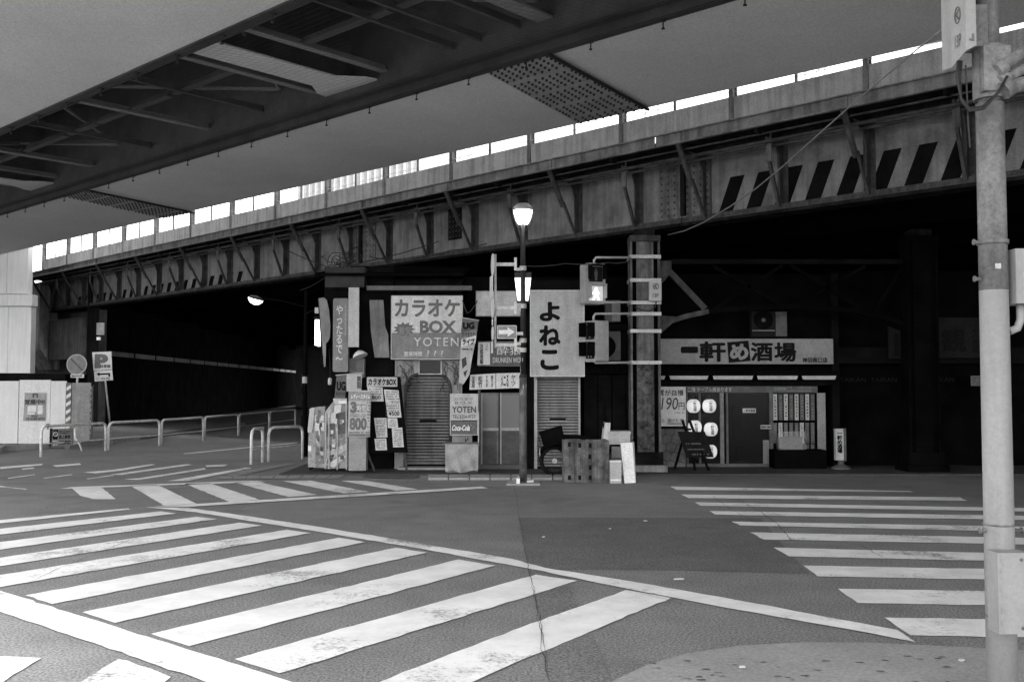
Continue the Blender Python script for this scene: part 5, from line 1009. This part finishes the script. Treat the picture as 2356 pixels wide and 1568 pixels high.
s = thing('no_smoking_notice', 'dark framed notice tied under the first guard rail', 'notice', P(140, 1028, y0)); quadp([(121, 986), (168, 985), (166, 1024), (118, 1027)], y0, .03, 'dgrey', s, 'board'); quadp([(123, 988), (134, 988), (132, 1010), (121, 1010)], y0 - .005, .004, 'black', s, 'symbol_field'); c = P(128, 998, y0); ring(c - EY * .009, .054, .009, 'light', s); MB().bar(c + Vector((-.04, -.008, .045)), c + Vector((.04, -.008, -.045)), .012, .004, EY).build('slash', 'light', s); dashes((122, 1012, 132, 1025), 3, y0, s, 'light', dens=1.2, fill=1); dashes((136, 990, 164, 998), 2, y0, s, 'print_black'); tx('路上禁煙', (136, 1000, 162, 1009), y0, s, material='print_black', bold=.03); dashes((136, 1012, 162, 1022), 2, y0, s, 'print_black'); quadp([(115, 985), (120, 985), (117, 1028), (113, 1028)], y0 + .0, .03, 'print_black', s, 'edge')
s = thing('rail_reflector', 'small dark reflector clamped to the top of the first guard rail', 'reflector', P(110, 986, y0 + .1)); c = P(110, 983, y0); MB().cyl(c - EZ * .05, c + EZ * .05, .02, n=8).lathe(c + EZ * .05, [(.02, 0), (.05, .04), (.045, .05), (.03, .03), (0, .03)], 10).build('cup', 'dgrey', s)
s = thing('hoop_reflector', 'small pale reflector cup on top of the short guard hoop', 'reflector', P(606, 990, G(604, 1063).y)); c = P(605, 990, G(604, 1063).y); MB().cyl(c - EZ * .03, c + EZ * .03, .018, n=8).lathe(c + EZ * .03, [(.02, 0), (.04, .03), (.035, .05), (0, .05)], 10).build('cup', 'light', s)
# ---- left signs
NY = 29.3; xn = P(170, 1030, NY).x
s = thing('no_parking_sign', 'round no parking sign with arrow plate on a white pole', 'traffic sign', (xn, NY, 0)); c = P(178.5, 838, NY); MB().cyl((xn, NY, 0), (xn + .08, NY, c.z + .2), .032, n=10).build('pole', 'rail_white', s, True); MB().lathe(c - EY * .05, [(0, 0), (.3, 0), (.3, .012), (0, .012)], 32, axis=(0, -1, 0)).build('rim', 'light', s); MB().lathe(c - EY * .0635, [(0, 0), (.275, 0), (.275, .003), (0, .003)], 32, axis=(0, -1, 0)).build('face', 'midgrey', s); MB().bar(c + Vector((-.17, -.07, .17)), c + Vector((.17, -.07, -.17)), .06, .004, EY).build('slash', 'dgrey', s)
panel((162, 860, 193, 868.5), NY - .06, .012, 'offwhite', s, 'arrow_plate'); quadp([(165, 864), (169, 862), (169, 863.3), (186, 863.3), (186, 862), (190, 864), (186, 866.3), (186, 865), (169, 865), (169, 866.3)], NY - .066, .003, 'print_black', s, 'arrow')
PYY = 29.6; s = thing('parking_sign', 'tilted square parking sign with bent arrow plate on a leaning pole', 'traffic sign', G(259, 1032) * Vector((1, 0, 0)) + EY * PYY)
MB().cyl(P(259, 1032, PYY + .06), P(236, 815, PYY + .06), .027, n=10).build('pole', 'galv', s, True); quadp([(212, 810), (256, 808), (258, 849), (215, 852)], PYY, .015, 'offwhite', s, 'plate'); quadp([(216, 853), (258, 850.5), (260, 874), (218, 877)], PYY, .015, 'offwhite', s, 'arrow_plate')
tx('P', (218, 814, 249, 847), PYY, s, material='print_grey', bold=.07); tx('駐車場', (230, 838, 254, 846), PYY - .002, s, material='print_dark', bold=.02); quadp([(222, 860), (229, 855.5), (229, 858.5), (253, 857.5), (253.5, 866), (249.5, 866.5), (249, 861.5), (229, 862), (229, 865.5)], PYY - .006, .004, 'print_black', s, 'arrow'); tx('この先', (222, 867, 254, 873.5), PYY, s, material='print_dark', bold=.02)
# ---- hoarding, site wall
HY = 28.0
hd = thing('site_hoarding', 'white construction hoarding of upright sheets with striped corner post', 'hoarding', P(60, 1035, HY)); edges_ = [-260, -190, -115, -38, 42, 115, 152]
for i, (a, b) in enumerate(zip(edges_, edges_[1:])): X0, X1, Z0, Z1 = RC(a, 876, b, 1040, HY); MB().box(X0 + .008, X1 - .008, HY + (.0 if i % 2 else .012), HY + .04, .16, Z1 + (.03 if i == 4 else 0)).build('hoarding_sheet', 'hoard', hd)
quadp([(152, 880), (164, 880), (161, 1030), (148, 1033)], HY - .03, .03, 'dgrey', hd, 'corner_post')
for k in range(8):
    y = 884 + k * 18; quadp([(153 - k * .5, y + 7), (163.5 - k * .4, y), (163.5 - k * .4, y + 8), (153 - k * .5, y + 15)], HY - .036, .005, 'hoard', hd, 'corner_stripe')
quadp([(165, 880), (209, 880), (206, 1012), (162, 1025)], HY - .01, .05, 'midgrey', hd, 'grey_gate_sheet'); quadp([(206, 905), (214, 885), (211, 1005), (204, 1012)], HY + .02, .05, 'dgrey', hd, 'edge_post')
for k in range(9):
    y = 890 + k * 13; quadp([(207 - k * .3, y), (210 - k * .3, y - 2), (210 - k * .3, y + 4), (207 - k * .3, y + 6)], HY + .0, .012, 'hoard', hd, 'edge_stripe')
s = signroot('shop_poster', 'grey poster announcing the shop is open, stuck on the white hoarding', 'poster', (54, 903, 106, 968), HY - .012); quadp([(57, 903), (106, 903), (104, 968), (53, 968)], HY - .012, .008, 'grey', s, 'sheet'); tx('営業中!!', (57, 918, 103, 930), HY - .012, s, material='print_dark', bold=.05); tx('03-5289-8733', (60, 960, 103, 966), HY - .012, s, material='print_dark', bold=.04); tx('神田店', (72, 954, 88, 959), HY - .012, s, material='print_dark', bold=.02)
for q in ([(64, 933), (84, 932), (83, 947), (63, 948)], [(87, 932), (98, 932), (98, 952), (86, 952)], [(63, 949), (80, 949), (80, 953), (62, 953)]): quadp(q, HY - .016, .003, 'paper', s, 'photo_print')
quadp([(75, 905), (87, 905), (87, 914), (84, 914), (84, 908), (78, 908), (78, 914), (75, 914)], HY - .018, .005, 'print_dark', s, 'emblem')
hw_ = thing('site_enclosure', 'tall white panelled site enclosure beside the bridge abutment', 'building', P(0, 860, 38.5)); 
for i, (y0, y1, x1) in enumerate(((420, 676, 66), (677, 704, 76), (705, 858, 71))):
    edges_ = [-240, -160, -80, 18, x1]
    for a, b in zip(edges_, edges_[1:]): X0, X1, Z0, Z1 = RC(a, y0, b, y1, 38.5); MB().box(X0 + .006, X1 - .006, 38.5 - (.05 if i == 1 else 0), 38.9, Z0 + .005, Z1 - .005).build('wall_panel', 'enclosure', hw_)
X0, X1, Z0, Z1 = RC(-240, 859, 150, 880, 29.0); MB().box(X0, X1, 29.0, 30.5, Z0, Z1).build('scaffold_beam', 'shade_dark', hw_); MB().prism([Vector((-60, 38.92, .02)), Vector((P(62, 900, 38.92).x, 38.92, .02)), Vector((P(56, 900, 42).x, 42, .02)), Vector((-60, 42, .02))], (0, 0, 9)).build('blocking_core', 'shade_dark', hw_)  # unseen inner block, enlarged to stop light entering the underpass from the left
s = thing('meter_cabinet', 'small white cabinet on the dark wall beside the site enclosure', 'cabinet', P(77, 814, 44.6)); panel((70, 787, 81, 814), 44.6, .25, 'light', s, 'case')
# raised kerb island under the hoarding
kp = [(-200, 1062), (0, 1042), (10, 1037), (60, 1034), (180, 1026), (320, 1012)]; w = [G(x, y) for x, y in kp]; isl = w + [Vector((w[-1].x + .2, 45, 0)), Vector((-40, 45, 0)), Vector((-40, w[0].y, 0))]
o = struct(MB().prism(isl, (0, 0, .14)).build('left_pavement', 'asphalt_patch'))
for a, b in zip(w, w[1:]):
    n = max(1, int((b - a).length / .9))
    for i in range(n): MB().bar(a.lerp(b, i / n + .005) + EZ * .08 - EY * .06, a.lerp(b, (i + 1) / n - .005) + EZ * .08 - EY * .06, .12, .158).build('kerb_stone', 'kerbstone', o)
# ---- abutment and tunnel wall
ab = thing('abutment', 'stained concrete bridge abutment with corbel at the left end of the girder', 'abutment', OB(-45, 17, 0))
pA, pB = ON_plane(75, 800, 17.0), ON_plane(228, 800, 17.0); sA, sB = pA.dot(OA), pB.dot(OA)
def ax_(px): return ON_plane(px, 800, 17.0).dot(OA)
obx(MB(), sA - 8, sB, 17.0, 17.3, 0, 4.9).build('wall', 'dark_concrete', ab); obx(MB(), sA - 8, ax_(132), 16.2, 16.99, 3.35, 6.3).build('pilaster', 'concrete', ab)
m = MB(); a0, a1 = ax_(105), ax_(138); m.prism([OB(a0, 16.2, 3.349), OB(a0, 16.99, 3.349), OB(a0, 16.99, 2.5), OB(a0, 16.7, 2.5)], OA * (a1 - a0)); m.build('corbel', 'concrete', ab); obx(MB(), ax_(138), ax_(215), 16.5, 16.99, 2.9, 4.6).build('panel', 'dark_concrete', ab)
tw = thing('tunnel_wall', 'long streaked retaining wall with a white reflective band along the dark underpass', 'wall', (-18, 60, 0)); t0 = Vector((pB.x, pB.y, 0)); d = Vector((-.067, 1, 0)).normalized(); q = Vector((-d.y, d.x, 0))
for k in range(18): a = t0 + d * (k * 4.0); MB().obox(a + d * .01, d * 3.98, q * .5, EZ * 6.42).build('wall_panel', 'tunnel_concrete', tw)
for k in range(22):
    a = t0 + d * (1.5 + k * 3.3) - q * .03; MB().obox(a + EZ * 3.05, d * 3.0, q * .028, EZ * .2).build('reflective_band', 'band_grey', tw)
s = thing('pale_plate', 'small pale plate on the abutment by the parking sign', 'plate', P(231, 765, 33)); panel((222, 742, 240, 770), 38, .05, 'grey', s, 'plate'); panel((222, 775, 231, 782), 38, .05, 'white', s, 'small_plate')
MB().bar(P(231, 756, 38.05), P(231, 756, 40.5), .05, .05).build('arm', 'old_dark', s)
cb_ = [P(x, y, 30) for x, y in ((75, 690), (100, 640), (118, 625), (128, 650))]
# ---- crates and boxes by the column
ct = thing('wooden_crate', 'weathered dark wooden box standing on the asphalt before the shutter', 'crate', P(1348, 1110, 18.2)); X0, X1, Z0, Z1 = RC(1296, 1012, 1400, 1110, 18.2); Z0 = .004
n = 8; w_ = (X1 - X0) / n
for i in range(n): MB().box(X0 + i * w_ + .003, X0 + (i + 1) * w_ - .003, 18.2 + random.uniform(0, .008), 18.225, Z0, Z1 + random.uniform(-.01, .01)).build('plank', 'ply', ct)
MB().box(X0 + .01, X1 - .01, 18.2255, 18.85, Z0, Z1 - .02).build('box_body', 'ply', ct)
for x, y in ((1310, 1022), (1334, 1024), (1358, 1024), (1357, 1050), (1358, 1075), (1310, 1098), (1334, 1098), (1358, 1098)): p_ = P(x, y, 18.19); MB().box(p_.x - .025, p_.x + .025, 18.186, 18.197, p_.z - .04, p_.z + .04).build('slot', 'print_black', ct)
MB().box(X1 - .05, X1 + .01, 18.19, 18.86, Z0, Z1 - .01).build('side_board', 'ply', ct)
def box_thing(name, label, px, Y, th, mt, cat, lid=None, ground_=True, strap=None):
    t = thing(name, label, cat, P((px[0] + px[2]) / 2, px[3], Y)); X0, X1, Z0, Z1 = RC(*px, Y); Z0 = .032 if ground_ else Z0; MB().box(X0, X1, Y, Y + th, Z0, Z1).build('body', mt, t)
    if lid: MB().box(X0 - .012, X1 + .012, Y - .012, Y + th + .012, Z1 + .002, Z1 + .05).build('lid', lid, t)
    if strap: MB().box(X0 - .002, X1 + .002, Y - .004, Y + .05, Z0 + (Z1 - Z0) * .55, Z0 + (Z1 - Z0) * .62).build('strap', strap, t)
    return t
box_thing('cardboard_stack', 'grey cardboard boxes stacked behind the white leaning panel', (1408, 1027, 1452, 1098), 19.4, .4, 'grey', 'box', strap='dgrey'); t = box_thing('foam_box', 'pale foam tray lying on top of the cardboard stack', (1400, 998, 1450, 1022), 19.35, .5, 'light', 'tray', lid='light', ground_=False)
t = thing('tin_box', 'shiny metal can box standing low in front of the cardboard', 'box', P(1416, 1112, 18.1)); X0, X1, Z0, Z1 = RC(1403.5, 1062, 1429.5, 1111, 18.1); MB().box(X0, X1, 18.1, 18.3, .004, Z1).build('body', 'light', t); MB().box(X0 + .01, X1 - .01, 18.095, 18.099, .05, .08).build('seam', 'white', t); MB().box(X0 - .004, X1 + .004, 18.095, 18.305, Z1, Z1 + .02).build('rim', 'white', t)
t = thing('foam_slab', 'white foam slab leaning upright against the cardboard boxes', 'slab', P(1446, 1112, 18.15)); MB().prism([P(1428, 1019, 18.35), P(1455, 1017, 18.35), P(1462, 1110, 18.12), P(1437, 1111, 18.12)], (0, .05, 0)).build('slab', 'styro', t)
MB().prism([P(1455.2, 1017, 18.35), P(1459, 1016, 18.5), P(1464, 1109, 18.3), P(1462.2, 1110, 18.12)], (0, .04, 0)).build('edge', 'styro', t)
# ---- motorbike behind the crate
mk = thing('motorbike', 'delivery motorbike with black rear box parked behind the wooden crate', 'motorbike', P(1320, 1085, 19.6)); BY = 19.6; rc = P(1276, 1058, BY); rc.z = .30; fc = rc + EX * 1.2
for c in (rc, fc):
    ring = [c + Vector((math.cos(2 * math.pi * k / 28) * .26, 0, math.sin(2 * math.pi * k / 28) * .26)) for k in range(29)]; w_ = MB().tube(ring, .042, 8).build('tyre', 'rubber', mk, True); MB().lathe(c - EY * .04, [(.03, 0), (.05, 0), (.05, .08), (.03, .08)], 14, axis=(0, 1, 0)).build('hub', 'galv', w_)
    m = MB()
    for k in range(10): m.cyl(c, c + Vector((math.cos(k * .628) * .235, 0, math.sin(k * .628) * .235)), .005, n=4)
    m.build('spokes', 'dgrey', w_); MB().tube([c + Vector((math.cos(a) * .32, 0, math.sin(a) * .32)) for a in [R(20 + 12 * k) for k in range(12)]], .05, 6).build('mudguard', 'black', mk, True)
T = Matrix.Translation(P(1272, 1007, BY)) @ Matrix.Rotation(R(-16), 4, 'Y')
MB(T).box(-.22, .22, -.2, .2, -.13, .15).build('rear_box', 'black', mk); MB(T).box(-.23, .23, -.21, .21, .1505, .185).build('box_lid', 'black', mk)
MB().bar(rc, rc + Vector((.5, 0, .08)), .06, .05).build('swing_arm', 'dgrey', mk); MB().prism([rc + Vector(v) for v in ((.0, -.1, .38), (.65, -.1, .42), (.75, -.1, .30), (.35, -.1, .15), (.1, -.1, .2))], (0, .2, 0)).build('frame_body', 'black', mk); MB().box(rc.x + .08, rc.x + .68, BY - .13, BY + .13, rc.z + .43, rc.z + .5).build('seat', 'black', mk); MB().box(rc.x + .38, rc.x + .75, BY - .12, BY + .12, .2, .45).build('engine', 'dgrey', mk)
MB().prism([fc + Vector(v) for v in ((-.3, -.2, .15), (-.22, -.2, .75), (-.12, -.2, .75), (-.16, -.2, .1))], (0, .4, 0)).build('leg_shield', 'offwhite', mk); MB().cyl(fc, fc + Vector((-.18, 0, .72)), .03, n=8).build('fork', 'galv', mk); MB().tube([fc + Vector((-.3, -.32, .82)), fc + Vector((-.2, -.15, .8)), fc + Vector((-.2, .15, .8)), fc + Vector((-.3, .32, .82))], .014, 6).build('handlebar', 'black', mk)
MB().lathe(fc + Vector((-.12, 0, .68)), [(.0, 0), (.09, 0), (.1, .05), (.06, .12), (0, .13)], 14, axis=(-1, 0, 0)).build('headlamp', 'black', mk, True)
for sgn in (-1, 1): MB().tube([fc + Vector((-.24, sgn * .28, .82)), fc + Vector((-.22, sgn * .3, 1.0))], .006, 5).lathe(fc + Vector((-.22, sgn * .3, 1.03)), [(0, 0), (.05, 0), (.05, .015), (0, .015)], 12, axis=(-1, 0, .1)).build('mirror', 'black', mk)
MB().box(rc.x - .30, rc.x - .285, BY - .08, BY + .08, rc.z + .1, rc.z + .24).build('number_plate', 'light', mk); MB().lathe(rc + Vector((-.29, 0, .33)), [(0, 0), (.04, 0), (.035, .03), (0, .04)], 10, axis=(-1, 0, 0)).build('tail_lamp', 'dgrey', mk)
MB().tube([fc + Vector((-.2, -.05, .83)), fc + Vector((-.26, -.1, .98)), fc + Vector((-.2, -.02, 1.06))], .03, 8).build('hung_bag', 'black', mk, True)
# ---- loose wires strung across the shop fronts
WL = [('thin wire from the girder to the corner sign', [(660, 575), (760, 615), (850, 600), (1010, 555)], 23.0), ('black wire sagging from the shop corner under the girder', [(690, 668), (745, 640), (800, 622), (860, 612)], 22.0),
      ('black wire looping below the girder towards the lamp post', [(850, 590), (930, 598), (1040, 575), (1120, 560)], 22.5), ('wire drooping from the karaoke sign eave to the blank board', [(1064, 690), (1075, 720), (1090, 705), (1098, 690)], 20.4),
      ('thin wire from the lamp post to the column band', [(1210, 612), (1300, 606), (1400, 604), (1450, 600)], 19.5), ('dark wires hanging down beside the left abutment', [(130, 640), (118, 700), (112, 760), (125, 790)], 41.0)]
for lb_, pp, yy in WL:
    pts = []
    for i in range(len(pp) - 1):
        for k in range(4): t_ = k / 4; pts.append(P(pp[i][0] + (pp[i + 1][0] - pp[i][0]) * t_, pp[i][1] + (pp[i + 1][1] - pp[i][1]) * t_ + 4 * t_ * (1 - t_) * 3, yy))
    pts.append(P(*pp[-1], yy)); tag(MB().tube(pts, .011, 5).build('loose_wire', 'cable'), lb_, 'wire', 'loose wires under the bridge')
